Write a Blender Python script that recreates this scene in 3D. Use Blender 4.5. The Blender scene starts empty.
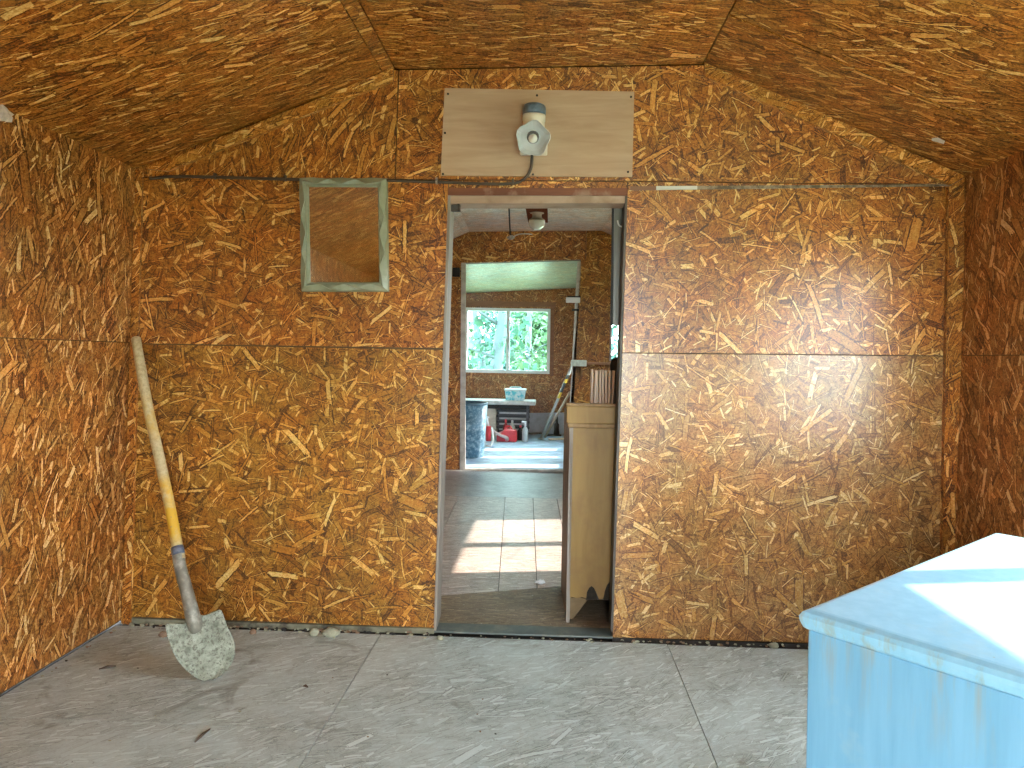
import bpy, math, random
from mathutils import Vector, Matrix
random.seed(7)
SC = bpy.context.scene
COL = SC.collection

# ------------------------------------------------------------------ camera
F, CX, CY, H = 680.0, 525.0, 357.0, 1.16
YAW, ROLL = math.atan(25 / 680.0), 0.019
fwd = Vector((-math.sin(YAW), math.cos(YAW), 0))
rt = Vector((math.cos(YAW), math.sin(YAW), 0))
up = Vector((0, 0, 1))
cR = math.cos(ROLL) * rt + math.sin(ROLL) * up
cU = -math.sin(ROLL) * rt + math.cos(ROLL) * up
CAM = Vector((0, 0, H))
cam = bpy.data.cameras.new('camera')
cam.sensor_width = 36.0
cam.lens = 36.0 * F / 1024
cam.shift_x = -(CX - 512) / 1024
cam.shift_y = -(384 - CY) / 1024
cam.clip_start = 0.02
co = bpy.data.objects.new('camera', cam)
COL.objects.link(co)
m3 = Matrix((cR, cU, -fwd)).transposed()
co.matrix_world = Matrix.Translation(CAM) @ m3.to_4x4()
SC.camera = co


def ray(px, py):
    return fwd + cR * ((px - CX) / F) + cU * ((CY - py) / F)


def P(px, py, y):
    d = ray(px, py)
    return CAM + d * (y / d.y)


def PZ(px, py, z):
    d = ray(px, py)
    return CAM + d * ((z - H) / d.z)


def PP(px, py, p0, n):
    d = ray(px, py)
    return CAM + d * ((p0 - CAM).dot(n) / d.dot(n))


# ------------------------------------------------------------------ mesh helpers
class MB:
    def __init__(self):
        self.v, self.f, self.m, self.o, self.s = [], [], [], [], []

    def face(self, idx, mat=0, off=(0, 0), smooth=False):
        self.f.append(idx); self.m.append(mat); self.o.append(off); self.s.append(smooth)

    def add(self, verts, faces, mat=0, off=(0, 0), smooth=False):
        b = len(self.v)
        self.v += [Vector(p) for p in verts]
        for f in faces:
            self.face([i + b for i in f], mat, off, smooth)
        return self

    def hexa(self, p, mat=0, off=(0, 0)):
        """8 corners: bottom ring 0-3 then top ring 4-7"""
        return self.add(p, [(3, 2, 1, 0), (4, 5, 6, 7), (0, 1, 5, 4), (1, 2, 6, 5), (2, 3, 7, 6), (3, 0, 4, 7)], mat, off)

    def box(self, x0, x1, y0, y1, z0, z1, mat=0, off=(0, 0), rack=False):
        p = [(x0, y0, z0), (x1, y0, z0), (x1, y1, z0), (x0, y1, z0), (x0, y0, z1), (x1, y0, z1), (x1, y1, z1), (x0, y1, z1)]
        if rack:
            p = [(rk(a, c), b, c) for a, b, c in p]
        return self.hexa(p, mat, off)

    def prism(self, poly, vec, mat=0, off=(0, 0)):
        """polygon (3D points) swept by vec"""
        n = len(poly)
        a = [Vector(p) for p in poly]
        b = [p + Vector(vec) for p in a]
        nrm = (a[1] - a[0]).cross(a[2] - a[1])
        flip = nrm.dot(Vector(vec)) > 0
        fs = [tuple(range(n)), tuple(range(2 * n - 1, n - 1, -1))]
        for i in range(n):
            j = (i + 1) % n
            fs.append((i, i + n, j + n, j))
        if flip:
            fs = [tuple(reversed(f)) for f in fs]
        return self.add(a + b, fs, mat, off)

    def tube(self, pts, r, n=10, mat=0, caps=True, smooth=True):
        pts = [Vector(p) for p in pts]
        rs = r if isinstance(r, (list, tuple)) else [r] * len(pts)
        b = len(self.v)
        prev = None
        for i, p in enumerate(pts):
            t = (pts[min(i + 1, len(pts) - 1)] - pts[max(i - 1, 0)]).normalized()
            if prev is None:
                a = Vector((0, 0, 1)) if abs(t.z) < 0.9 else Vector((1, 0, 0))
                prev = t.cross(a).normalized()
            prev = (prev - t * prev.dot(t)).normalized()
            q = t.cross(prev)
            for k in range(n):
                w = 2 * math.pi * k / n
                self.v.append(p + (prev * math.cos(w) + q * math.sin(w)) * rs[i])
        for i in range(len(pts) - 1):
            for k in range(n):
                k2 = (k + 1) % n
                self.face([b + i * n + k, b + i * n + k2, b + (i + 1) * n + k2, b + (i + 1) * n + k], mat, (0, 0), smooth)
        if caps:
            self.face([b + k for k in reversed(range(n))], mat)
            e = b + (len(pts) - 1) * n
            self.face([e + k for k in range(n)], mat)
        return self

    def lathe(self, prof, c, axis=(0, 0, 1), n=24, mat=0, smooth=True, ref=None, wob=None):
        """profile of (radius, height) along axis from c"""
        ax = Vector(axis).normalized()
        a = ref or (Vector((1, 0, 0)) if abs(ax.x) < 0.9 else Vector((0, 1, 0)))
        a = (a - ax * a.dot(ax)).normalized()
        q = ax.cross(a)
        b = len(self.v)
        c = Vector(c)
        for r, h in prof:
            for k in range(n):
                w = 2 * math.pi * k / n
                rr = r * (wob(k, h) if wob else 1)
                self.v.append(c + ax * h + (a * math.cos(w) + q * math.sin(w)) * rr)
        for i in range(len(prof) - 1):
            for k in range(n):
                k2 = (k + 1) % n
                self.face([b + i * n + k, b + i * n + k2, b + (i + 1) * n + k2, b + (i + 1) * n + k], mat, (0, 0), smooth)
        if prof[0][0] > 1e-5:
            self.face([b + k for k in reversed(range(n))], mat)
        if prof[-1][0] > 1e-5:
            e = b + (len(prof) - 1) * n
            self.face([e + k for k in range(n)], mat)
        return self

    def blob(self, c, rx, ry, rz, mat=0, jit=0.15, nu=10, nv=7, flat=False):
        b = len(self.v)
        c = Vector(c)
        for i in range(nv + 1):
            th = math.pi * i / nv
            for k in range(nu):
                w = 2 * math.pi * k / nu
                j = 1 + random.uniform(-jit, jit) if 0 < i < nv else 1
                self.v.append(c + Vector((rx * math.sin(th) * math.cos(w), ry * math.sin(th) * math.sin(w), -rz * math.cos(th))) * j)
        for i in range(nv):
            for k in range(nu):
                k2 = (k + 1) % nu
                self.face([b + i * nu + k, b + i * nu + k2, b + (i + 1) * nu + k2, b + (i + 1) * nu + k], mat, (0, 0), not flat)
        return self


def rk(x, z):
    """the shed has racked a little: everything leans right going up"""
    return x + 0.0137 * z


def world_loc(o):
    v = Vector(o.location)
    while o.parent:
        o = o.parent
        v += Vector(o.location)
    return v


def obj(name, mb, mats, parent=None, loc=None, bevel=0, kind=None, solid=0, sub=0):
    me = bpy.data.meshes.new(name)
    org = world_loc(parent) if parent else (Vector(loc) if loc else Vector((0, 0, 0)))
    if loc is not None and parent:
        org = Vector(loc)
    me.from_pydata([tuple(p - org) for p in mb.v], [], mb.f)
    uv = me.uv_layers.new(name='UVMap')
    for pi, poly in enumerate(me.polygons):
        poly.material_index = mb.m[pi]
        poly.use_smooth = mb.s[pi]
        n = poly.normal
        ax = max(range(3), key=lambda k: abs(n[k]))
        off = mb.o[pi]
        for li in poly.loop_indices:
            w = mb.v[me.loops[li].vertex_index]
            c = (w.x, w.y) if ax == 2 else ((w.x, w.z) if ax == 1 else (w.y, w.z))
            uv.data[li].uv = (c[0] + off[0], c[1] + off[1])
    for m in (mats if isinstance(mats, (list, tuple)) else [mats]):
        me.materials.append(m)
    me.update()
    o = bpy.data.objects.new(name, me)
    COL.objects.link(o)
    if parent:
        o.parent = parent
        o.location = org - world_loc(parent)
    else:
        o.location = org
    if bevel:
        b = o.modifiers.new('bevel', 'BEVEL'); b.width = bevel; b.segments = 2; b.limit_method = 'ANGLE'
    if solid:
        b = o.modifiers.new('solid', 'SOLIDIFY'); b.thickness = solid; b.offset = 0
    if sub:
        b = o.modifiers.new('sub', 'SUBSURF'); b.levels = sub; b.render_levels = sub
    if kind:
        o['kind'] = kind
    return o


def tag(o, label, cat, group=None):
    o['label'] = label; o['category'] = cat
    if group:
        o['group'] = group
    return o


def thing(name, label, cat, loc, group=None):
    o = bpy.data.objects.new(name, None)
    o.empty_display_size = 0.1
    COL.objects.link(o)
    o.location = Vector(loc)
    return tag(o, label, cat, group)


def frame_empty(name, loc):
    o = bpy.data.objects.new(name, None)
    COL.objects.link(o)
    o.location = Vector(loc)
    o['kind'] = 'structure'
    return o


def dup(root, loc, label=None):
    r = root.copy(); COL.objects.link(r); r.location = Vector(loc)
    if label:
        r['label'] = label
    for ch in list(root.children):
        c = ch.copy(); COL.objects.link(c); c.parent = r
        for g in list(ch.children):
            d = g.copy(); COL.objects.link(d); d.parent = c
    return r


# ------------------------------------------------------------------ materials
class NT:
    def __init__(self, tree):
        self.t = tree

    def n(self, typ, **kw):
        nd = self.t.nodes.new(typ)
        for k, v in kw.items():
            setattr(nd, k, v)
        return nd

    def link(self, a, b):
        self.t.links.new(a, b)

    def put(self, sock, v):
        if isinstance(v, bpy.types.NodeSocket):
            self.link(v, sock)
        else:
            sock.default_value = v

    def math(self, op, a, b=None, c=None, clamp=False):
        nd = self.n('ShaderNodeMath', operation=op, use_clamp=clamp)
        for i, v in enumerate((a, b, c)):
            if v is not None:
                self.put(nd.inputs[i], v)
        return nd.outputs[0]

    def vmath(self, op, a, b=None):
        nd = self.n('ShaderNodeVectorMath', operation=op)
        self.put(nd.inputs[0], a)
        if b is not None:
            self.put(nd.inputs[3] if op == 'SCALE' else nd.inputs[1], b)
        return nd.outputs[0]

    def mix(self, fac, a, b, typ='RGBA', blend='MIX'):
        nd = self.n('ShaderNodeMix', data_type=typ)
        if typ == 'RGBA':
            nd.blend_type = blend
            self.put(nd.inputs[0], fac); self.put(nd.inputs[6], a); self.put(nd.inputs[7], b)
            return nd.outputs[2]
        self.put(nd.inputs[0], fac); self.put(nd.inputs[2], a); self.put(nd.inputs[3], b)
        return nd.outputs[0]

    def noise(self, vec, scale, detail=3, rough=0.55, dim='3D', dist=0):
        nd = self.n('ShaderNodeTexNoise', noise_dimensions=dim)
        self.link(vec, nd.inputs['Vector'])
        nd.inputs['Scale'].default_value = scale
        nd.inputs['Detail'].default_value = detail
        nd.inputs['Roughness'].default_value = rough
        nd.inputs['Distortion'].default_value = dist
        return nd.outputs['Fac']

    def ramp(self, fac, stops, interp='LINEAR'):
        nd = self.n('ShaderNodeValToRGB')
        nd.color_ramp.interpolation = interp
        els = nd.color_ramp.elements
        while len(els) < len(stops):
            els.new(0.5)
        for e, (p, c) in zip(els, stops):
            e.position = p
            e.color = (*c, 1) if len(c) == 3 else c
        self.link(fac, nd.inputs[0])
        return nd.outputs[0]

    def rng(self, v, a, b, c=0.0, d=1.0):
        nd = self.n('ShaderNodeMapRange')
        self.put(nd.inputs[0], v); self.put(nd.inputs[1], a); self.put(nd.inputs[2], b)
        self.put(nd.inputs[3], c); self.put(nd.inputs[4], d)
        return nd.outputs[0]


def new_mat(name):
    m = bpy.data.materials.new(name)
    m.use_nodes = True
    t = NT(m.node_tree)
    b = m.node_tree.nodes['Principled BSDF']
    return m, t, b


def strand_group():
    g = bpy.data.node_groups.new('strand_layer', 'ShaderNodeTree')
    I = g.interface
    I.new_socket('Vector', in_out='INPUT', socket_type='NodeSocketVector')
    for nm in ('Scale', 'Seed', 'Length', 'Width', 'Angle', 'Spread', 'Density'):
        I.new_socket(nm, in_out='INPUT', socket_type='NodeSocketFloat')
    for nm in ('Mask', 'Value', 'Outline'):
        I.new_socket(nm, in_out='OUTPUT', socket_type='NodeSocketFloat')
    t = NT(g)
    gi = t.n('NodeGroupInput'); go = t.n('NodeGroupOutput')
    i = gi.outputs
    cmb = t.n('ShaderNodeCombineXYZ')
    t.link(i['Seed'], cmb.inputs[0])
    t.link(t.math('MULTIPLY', i['Seed'], 1.73), cmb.inputs[1])
    p = t.vmath('ADD', t.vmath('SCALE', i['Vector'], i['Scale']), cmb.outputs[0])
    vo = t.n('ShaderNodeTexVoronoi', voronoi_dimensions='2D', feature='F1')
    t.link(p, vo.inputs['Vector'])
    vo.inputs['Scale'].default_value = 1.0
    vo.inputs['Randomness'].default_value = 1.0
    loc = t.vmath('SUBTRACT', p, vo.outputs['Position'])
    sc = t.n('ShaderNodeSeparateColor'); t.link(vo.outputs['Color'], sc.inputs[0])
    r, gg, b = sc.outputs
    ang = t.math('ADD', i['Angle'], t.math('MULTIPLY', t.math('SUBTRACT', r, 0.5), i['Spread']))
    ro = t.n('ShaderNodeVectorRotate', rotation_type='Z_AXIS')
    t.link(loc, ro.inputs['Vector']); t.link(ang, ro.inputs['Angle'])
    se = t.n('ShaderNodeSeparateXYZ'); t.link(ro.outputs[0], se.inputs[0])
    u, v = se.outputs[0], se.outputs[1]
    rag = t.noise(p, 7.0, 2, 0.6, '2D')
    rag = t.math('SUBTRACT', rag, 0.5)
    uu = t.math('ABSOLUTE', t.math('ADD', u, t.math('MULTIPLY', rag, 0.5)))
    bend = t.math('MULTIPLY', t.math('MULTIPLY', u, u), t.math('MULTIPLY', t.math('SUBTRACT', gg, 0.5), 0.25))
    vv = t.math('ABSOLUTE', t.math('ADD', t.math('ADD', v, bend), t.math('MULTIPLY', rag, 0.045)))
    hl = t.math('MULTIPLY', i['Length'], t.math('ADD', t.math('MULTIPLY', gg, 0.7), 0.4))
    hw = t.math('MULTIPLY', i['Width'], t.math('ADD', t.math('MULTIPLY', t.math('MULTIPLY', b, b), 1.3), 0.3))
    mu = t.rng(uu, hl, t.math('SUBTRACT', hl, 0.03))
    mv = t.rng(vv, hw, t.math('SUBTRACT', hw, 0.012))
    pres = t.math('LESS_THAN', t.math('FRACT', t.math('MULTIPLY', gg, 37.7)), i['Density'])
    mask = t.math('MULTIPLY', t.math('MULTIPLY', mu, mv), pres)
    val = t.math('FRACT', t.math('ADD', t.math('MULTIPLY', r, 13.7), t.math('MULTIPLY', b, 5.3)))
    cg = t.n('ShaderNodeCombineXYZ')
    t.link(t.math('ADD', t.math('MULTIPLY', u, 3.0), t.math('MULTIPLY', r, 60.0)), cg.inputs[0])
    t.link(t.math('MULTIPLY', v, 42.0), cg.inputs[1])
    grain = t.noise(cg.outputs[0], 1.0, 2, 0.6, '2D')
    edge = t.rng(vv, t.math('MULTIPLY', hw, 0.75), hw, 0.0, -0.28)
    out = t.math('ADD', t.math('ADD', val, t.math('MULTIPLY', t.math('SUBTRACT', grain, 0.5), 0.55)), edge)
    ou = t.rng(uu, t.math('ADD', hl, 0.035), hl)
    ov = t.rng(vv, t.math('ADD', hw, 0.026), hw)
    t.link(t.math('MULTIPLY', t.math('MULTIPLY', ou, ov), pres), go.inputs['Outline'])
    t.link(mask, go.inputs['Mask']); t.link(out, go.inputs['Value'])
    return g


STRAND = strand_group()


def osb_value(t, angle=0.0, spread=3.0, size=1.0):
    uvn = t.n('ShaderNodeUVMap')
    uv = uvn.outputs[0]
    base = t.noise(uv, 45.0, 4, 0.7, '2D')
    V = t.math('MULTIPLY', base, 0.70)
    layers = [(24, 0.85, 0.14, 0.97, 0.8, 0.03), (19, 0.85, 0.11, 0.93, 0.85, 0.03), (15.5, 0.8, 0.09, 0.9, 0.85, 0.02), (12, 0.75, 0.08, 0.85, 0.85, 0.02),
              (9.8, 0.7, 0.07, 0.75, 0.85, 0.04), (8.0, 0.66, 0.065, 0.5, 0.8, 0.07), (21, 0.85, 0.05, 0.6, 1.1, 0.03), (5.6, 0.58, 0.075, 0.28, 0.55, 0.12)]
    for k, (s, L, W, D, con, bias) in enumerate(layers):
        nd = t.n('ShaderNodeGroup'); nd.node_tree = STRAND
        t.link(t.vmath('ADD', uv, t.vmath('SCALE', uv, t.math('MULTIPLY', V, 1e-6))) if k else uv, nd.inputs['Vector'])
        for nm, v in (('Scale', s / size), ('Seed', 3.17 + 11.3 * k), ('Length', L), ('Width', W), ('Angle', -angle), ('Spread', spread), ('Density', D)):
            nd.inputs[nm].default_value = v
        val = t.math('MULTIPLY_ADD', nd.outputs['Value'], con, 0.5 - 0.5 * con + bias)
        V = t.math('MULTIPLY_ADD', nd.outputs['Outline'], -0.46, V)
        V = t.mix(nd.outputs['Mask'], V, val, 'FLOAT')
    return V, uv


def osb(name, stops, angle=0.0, spread=3.0, rough=0.32, size=1.0, spec=0.5, bump=0.25, blotch=((0.85, 0.85, 0.85), (1.12, 1.1, 1.05)), coat=0.0):
    m, t, b = new_mat(name)
    V, uv = osb_value(t, angle, spread, size)
    fine = t.noise(uv, 130.0, 3, 0.65, '2D', 0.8)
    V2 = t.math('ADD', V, t.math('MULTIPLY', t.math('SUBTRACT', fine, 0.5), 1.0))
    c = t.ramp(V2, stops)
    bl = t.noise(uv, 1.7, 3, 0.55, '2D')
    tint = t.ramp(bl, [(0.3, blotch[0]), (0.7, blotch[1])])
    c = t.mix(1.0, c, tint, blend='MULTIPLY')
    hu = t.ramp(t.noise(uv, 9.0, 3, 0.6, '2D'), [(0.35, (1.06, 0.93, 0.80)), (0.65, (0.96, 1.05, 1.10))])
    c = t.mix(1.0, c, hu, blend='MULTIPLY')
    t.link(c, b.inputs['Base Color'])
    rr = t.rng(V, 0.0, 1.0, rough + 0.12, rough - 0.06)
    t.link(rr, b.inputs['Roughness'])
    b.inputs['Specular IOR Level'].default_value = spec
    b.inputs['Coat Weight'].default_value = coat
    b.inputs['Coat Roughness'].default_value = 0.25
    bp = t.n('ShaderNodeBump')
    bp.inputs['Strength'].default_value = bump
    bp.inputs['Distance'].default_value = 0.004
    t.link(t.noise(uv, 55.0, 3, 0.65, '2D', 0.6), bp.inputs['Height'])
    t.link(bp.outputs[0], b.inputs['Normal'])
    return m


def wood(name, dark, light, scale=(1, 1, 1), rough=0.55, stain=None, stain_amt=0.0, coords='Object', spec=0.4):
    m, t, b = new_mat(name)
    tc = t.n('ShaderNodeTexCoord')
    mp = t.n('ShaderNodeMapping')
    t.link(tc.outputs[coords], mp.inputs[0])
    mp.inputs['Scale'].default_value = scale
    f = t.noise(mp.outputs[0], 6.0, 5, 0.6, dist=0.6)
    c = t.ramp(f, [(0.3, dark), (0.7, light)])
    if stain:
        s = t.noise(tc.outputs[coords], 7.0, 4, 0.65)
        c = t.mix(t.rng(s, 0.52, 0.68, 0, stain_amt), c, (*stain, 1))
    t.link(c, b.inputs['Base Color'])
    b.inputs['Roughness'].default_value = rough
    b.inputs['Specular IOR Level'].default_value = spec
    return m


def plain(name, col, rough=0.5, metal=0.0, var=0.12, scale=14.0, spec=0.5, dirt=None, dirt_amt=0.0, dirt_scale=9.0, dirt_at=(0.5, 0.65), bump=0.0):
    m, t, b = new_mat(name)
    tc = t.n('ShaderNodeTexCoord')
    f = t.noise(tc.outputs['Object'], scale, 4, 0.6)
    lo = tuple(x * (1 - var) for x in col); hi = tuple(min(1, x * (1 + var)) for x in col)
    c = t.ramp(f, [(0.3, lo), (0.7, hi)])
    if dirt:
        s = t.noise(tc.outputs['Object'], dirt_scale, 5, 0.7)
        c = t.mix(t.rng(s, dirt_at[0], dirt_at[1], 0, dirt_amt), c, (*dirt, 1))
    t.link(c, b.inputs['Base Color'])
    b.inputs['Roughness'].default_value = rough
    b.inputs['Metallic'].default_value = metal
    b.inputs['Specular IOR Level'].default_value = spec
    if bump:
        bp = t.n('ShaderNodeBump'); bp.inputs['Strength'].default_value = bump; bp.inputs['Distance'].default_value = 0.006
        t.link(t.noise(tc.outputs['Object'], scale * 4, 4, 0.7), bp.inputs['Height'])
        t.link(bp.outputs[0], b.inputs['Normal'])
    return m


def glass(name, tint=(1, 1, 1), refl=0.08, rough=0.0):
    m, t, b = new_mat(name)
    out = m.node_tree.nodes['Material Output']
    tr = t.n('ShaderNodeBsdfTransparent'); tr.inputs[0].default_value = (*tint, 1)
    gl = t.n('ShaderNodeBsdfGlossy'); gl.inputs['Roughness'].default_value = rough
    mx = t.n('ShaderNodeMixShader'); mx.inputs[0].default_value = refl
    t.link(tr.outputs[0], mx.inputs[1]); t.link(gl.outputs[0], mx.inputs[2])
    t.link(mx.outputs[0], out.inputs[0])
    m.node_tree.nodes.remove(b)
    return m


# board palettes: five stops from gap-dark through strand-light
def pal(d, a, m_, l, h):
    return [(0.05, d), (0.30, a), (0.55, m_), (0.80, l), (1.0, h)]


PAL_UP = pal((0.065, 0.016, 0.003), (0.31, 0.103, 0.013), (0.53, 0.215, 0.037), (0.71, 0.375, 0.100), (0.90, 0.60, 0.25))
PAL_UP_SHADE = pal((0.060, 0.015, 0.003), (0.28, 0.092, 0.011), (0.47, 0.185, 0.030), (0.64, 0.320, 0.080), (0.82, 0.53, 0.21))  # upper palette darkened: weaker light at the left is painted in
PAL_LOW = pal((0.058, 0.019, 0.003), (0.26, 0.102, 0.011), (0.43, 0.192, 0.028), (0.60, 0.328, 0.076), (0.80, 0.53, 0.19))  # yellower lower sheets, also darkened to paint the dimmer left side
PAL_LEFT = pal((0.070, 0.020, 0.005), (0.29, 0.105, 0.018), (0.47, 0.205, 0.046), (0.66, 0.355, 0.112), (0.86, 0.58, 0.28))
PAL_RED = pal((0.08, 0.022, 0.006), (0.28, 0.098, 0.021), (0.46, 0.19, 0.050), (0.64, 0.335, 0.120), (0.82, 0.53, 0.27))
M = {}
M['osb_upper'] = osb('osb_upper', PAL_UP, 0.3, 3.1, coat=0.35)
M['osb_upper_shaded'] = osb('osb_upper_shaded', PAL_UP_SHADE, 0.3, 3.1)
M['osb_strip'] = osb('osb_strip', pal((0.10, 0.03, 0.004), (0.42, 0.165, 0.024), (0.64, 0.30, 0.062), (0.80, 0.46, 0.14), (0.92, 0.64, 0.28)), 0.5, 1.6)
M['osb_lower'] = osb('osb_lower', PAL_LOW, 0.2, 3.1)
M['osb_right'] = osb('osb_right_lower', pal((0.11, 0.042, 0.010), (0.30, 0.135, 0.034), (0.46, 0.24, 0.072), (0.64, 0.39, 0.15), (0.82, 0.58, 0.30)), 0.2, 3.1, rough=0.25, coat=0.5)
M['osb_left'] = osb('osb_left', PAL_LEFT, 1.35, 1.5)
M['osb_side'] = osb('osb_side', PAL_RED, 1.35, 1.6, rough=0.45)
M['osb_ceil'] = osb('osb_ceiling', PAL_UP, 0.12, 0.85, rough=0.36)
M['osb_ceil_right'] = osb('osb_ceiling_right', PAL_UP, -0.35, 1.1, rough=0.36)
M['osb_gable'] = osb('osb_gable', PAL_UP, 1.2, 1.6)
M['osb_far'] = osb('osb_far', PAL_RED, 0.5, 3.0, size=0.8)
M['osb_lit_mid'] = osb('osb_baked_bounce_light', pal((0.30, 0.20, 0.17), (0.60, 0.48, 0.44), (0.78, 0.67, 0.64), (0.86, 0.78, 0.77), (0.92, 0.88, 0.88)), 0.05, 0.5, rough=0.3, size=0.9)  # middle-room ceiling: reflected and bounced daylight painted in as pale colour
M['osb_lit_far'] = osb('osb_baked_green_sheen', pal((0.25, 0.27, 0.17), (0.42, 0.48, 0.33), (0.55, 0.63, 0.47), (0.68, 0.74, 0.60), (0.8, 0.82, 0.74)), 0.2, 0.8, rough=0.3, size=0.8)  # far-room ceiling: its greenish sheen is baked into the board colour
M['backing'] = plain('stud_timber', (0.10, 0.055, 0.025), 0.8, var=0.3)
M['gap'] = plain('dark_plate', (0.035, 0.030, 0.026), 0.9, var=0.4)


def floor_mat(name, stops, angle, spread, dust, dust_amt, stain, rough=0.5):
    m, t, b = new_mat(name)
    V, uv = osb_value(t, angle, spread, 0.8)
    fine = t.noise(uv, 190.0, 3, 0.7, '2D')
    V = t.math('ADD', t.math('MULTIPLY', V, 0.75), t.math('MULTIPLY', fine, 0.3))
    c = t.ramp(V, stops)
    d = t.noise(uv, 2.6, 5, 0.62, '2D', 0.4)
    c = t.mix(t.rng(d, 0.42, 0.68, 0, dust_amt), c, (*dust, 1))
    s = t.noise(uv, 3.9, 4, 0.6, '2D', 0.8)
    c = t.mix(t.rng(s, 0.60, 0.74, 0, 0.7), c, (*stain, 1))
    g = t.noise(uv, 60.0, 3, 0.75, '2D')
    c = t.mix(t.rng(g, 0.66, 0.74, 0, 0.55), c, (0.62, 0.62, 0.58, 1))
    g2 = t.noise(uv, 46.0, 3, 0.75, '2D', 1.0)
    c = t.mix(t.rng(g2, 0.70, 0.76, 0, 0.7), c, (0.08, 0.07, 0.06, 1))
    t.link(c, b.inputs['Base Color'])
    b.inputs['Roughness'].default_value = rough
    bp = t.n('ShaderNodeBump'); bp.inputs['Strength'].default_value = 0.3; bp.inputs['Distance'].default_value = 0.003
    t.link(t.noise(uv, 70.0, 3, 0.65, '2D'), bp.inputs['Height']); t.link(bp.outputs[0], b.inputs['Normal'])
    return m


M['floor'] = floor_mat('dusty_board_floor', [(0.0, (0.16, 0.18, 0.165)), (0.34, (0.36, 0.425, 0.42)), (0.64, (0.49, 0.585, 0.585)), (1.0, (0.70, 0.79, 0.79))], 0.55, 1.0, (0.56, 0.68, 0.69), 0.5, (0.16, 0.15, 0.13))
M['floor_mid'] = floor_mat('grey_board_floor', [(0.1, (0.12, 0.085, 0.07)), (0.42, (0.35, 0.27, 0.23)), (0.72, (0.50, 0.405, 0.36)), (1.0, (0.68, 0.58, 0.53))], 0.05, 0.7, (0.42, 0.345, 0.32), 0.4, (0.16, 0.14, 0.13), 0.38)
M['floor_dark'] = floor_mat('scuffed_board_floor', [(0.1, (0.10, 0.095, 0.10)), (0.45, (0.24, 0.22, 0.215)), (0.75, (0.36, 0.34, 0.34)), (1.0, (0.52, 0.50, 0.50))], 0.05, 0.7, (0.40, 0.39, 0.40), 0.5, (0.13, 0.11, 0.10), 0.35)
M['floor_brown'] = floor_mat('brown_board_floor', [(0.1, (0.09, 0.06, 0.035)), (0.45, (0.22, 0.155, 0.09)), (0.75, (0.34, 0.25, 0.155)), (1.0, (0.46, 0.37, 0.26))], 0.05, 0.6, (0.30, 0.25, 0.19), 0.3, (0.14, 0.10, 0.07), 0.5)
M['floor_far'] = plain('pale_blue_floor', (0.31, 0.43, 0.57), 0.45, var=0.25, scale=5.0, dirt=(0.50, 0.60, 0.70), dirt_amt=0.6)
M['plywood'] = wood('plywood', (0.44, 0.295, 0.19), (0.55, 0.39, 0.265), (0.6, 0.6, 5), 0.6)
M['greywood'] = wood('weathered_grey_wood', (0.20, 0.17, 0.14), (0.34, 0.30, 0.26), (5, 5, 0.6), 0.7)
M['darkjamb'] = wood('dark_grey_jamb', (0.06, 0.052, 0.045), (0.13, 0.115, 0.10), (5, 5, 0.6), 0.6)
M['redwood'] = wood('stained_header', (0.14, 0.045, 0.022), (0.24, 0.085, 0.04), (0.5, 3, 3), 0.5, stain=(0.42, 0.27, 0.19), stain_amt=0.7)
M['palewood'] = wood('pale_header', (0.38, 0.25, 0.17), (0.52, 0.38, 0.28), (0.5, 3, 3), 0.55, stain=(0.26, 0.16, 0.10), stain_amt=0.6)
M['bluegrey'] = plain('blue_grey_threshold', (0.10, 0.125, 0.12), 0.5, var=0.2, dirt=(0.22, 0.22, 0.18), dirt_amt=0.6)
M['plate'] = plain('green_grey_plate', (0.22, 0.21, 0.14), 0.8, var=0.35, dirt=(0.06, 0.05, 0.04), dirt_amt=0.9)
M['casing'] = plain('whitewashed_casing', (0.52, 0.49, 0.44), 0.6, var=0.2, dirt=(0.30, 0.25, 0.2), dirt_amt=0.5)
M['whiteframe'] = plain('white_vinyl', (0.72, 0.74, 0.76), 0.4, var=0.05)
M['browntrim'] = wood('brown_trim', (0.20, 0.08, 0.035), (0.30, 0.13, 0.06), (1, 1, 4), 0.5)
M['paleblue_wall'] = plain('pale_panel', (0.58, 0.58, 0.66), 0.6, var=0.1, dirt=(0.35, 0.33, 0.36), dirt_amt=0.4)
M['glass'] = glass('window_glass', (0.80, 0.96, 0.95), 0.02)
M['glass_clear'] = glass('clear_glass', (0.97, 0.98, 0.98), 0.03)


# ------------------------------------------------------------------ room geometry (section x, z)
W1 = 2.83          # face of the back wall
W1B = 2.93
D2 = 6.85          # face of the second partition
D2B = 6.95
D3 = 10.0
YB = -1.40
ZF2 = 0.008
ZF3 = 0.035
EL, FL, FR, ER = (-1.80, 1.93), (-0.705, 2.355), (0.577, 2.38), (1.643, 1.93)
XL, XR = -1.80, 1.643


def V(x, y, z):
    return Vector((rk(x, z), y, z))


# floor of the near room: four dusty sheets
sx1 = PZ(370, 645, 0).x, PZ(305, 768, 0).x
sx2 = PZ(665, 645, 0).x, PZ(722, 768, 0).x
xs1 = sum(sx1) / 2; xs2 = sum(sx2) / 2
mb = MB()
g = 0.0016
ybreak = PZ(50, 719, 0).y
cols = [(-1.80, xs1), (xs1, xs2), (xs2, 1.66)]
k = 0
for ci, (a, b) in enumerate(cols):
    rows = [(YB, ybreak), (ybreak, 2.795)] if ci == 0 else [(YB, 0.4), (0.4, 2.795 if ci == 1 else 2.79)]
    for (c, d) in rows:
        k += 1
        mb.box(a + g, b - g, c + g, d - g, -0.018, 0.0, 0, (k * 3.3, k * 1.7))
mb.box(-1.9, 1.75, YB - 0.1, 2.93, -0.12, -0.019, 1)
obj('floor', mb, [M['floor'], M['gap']], kind='structure')

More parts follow.
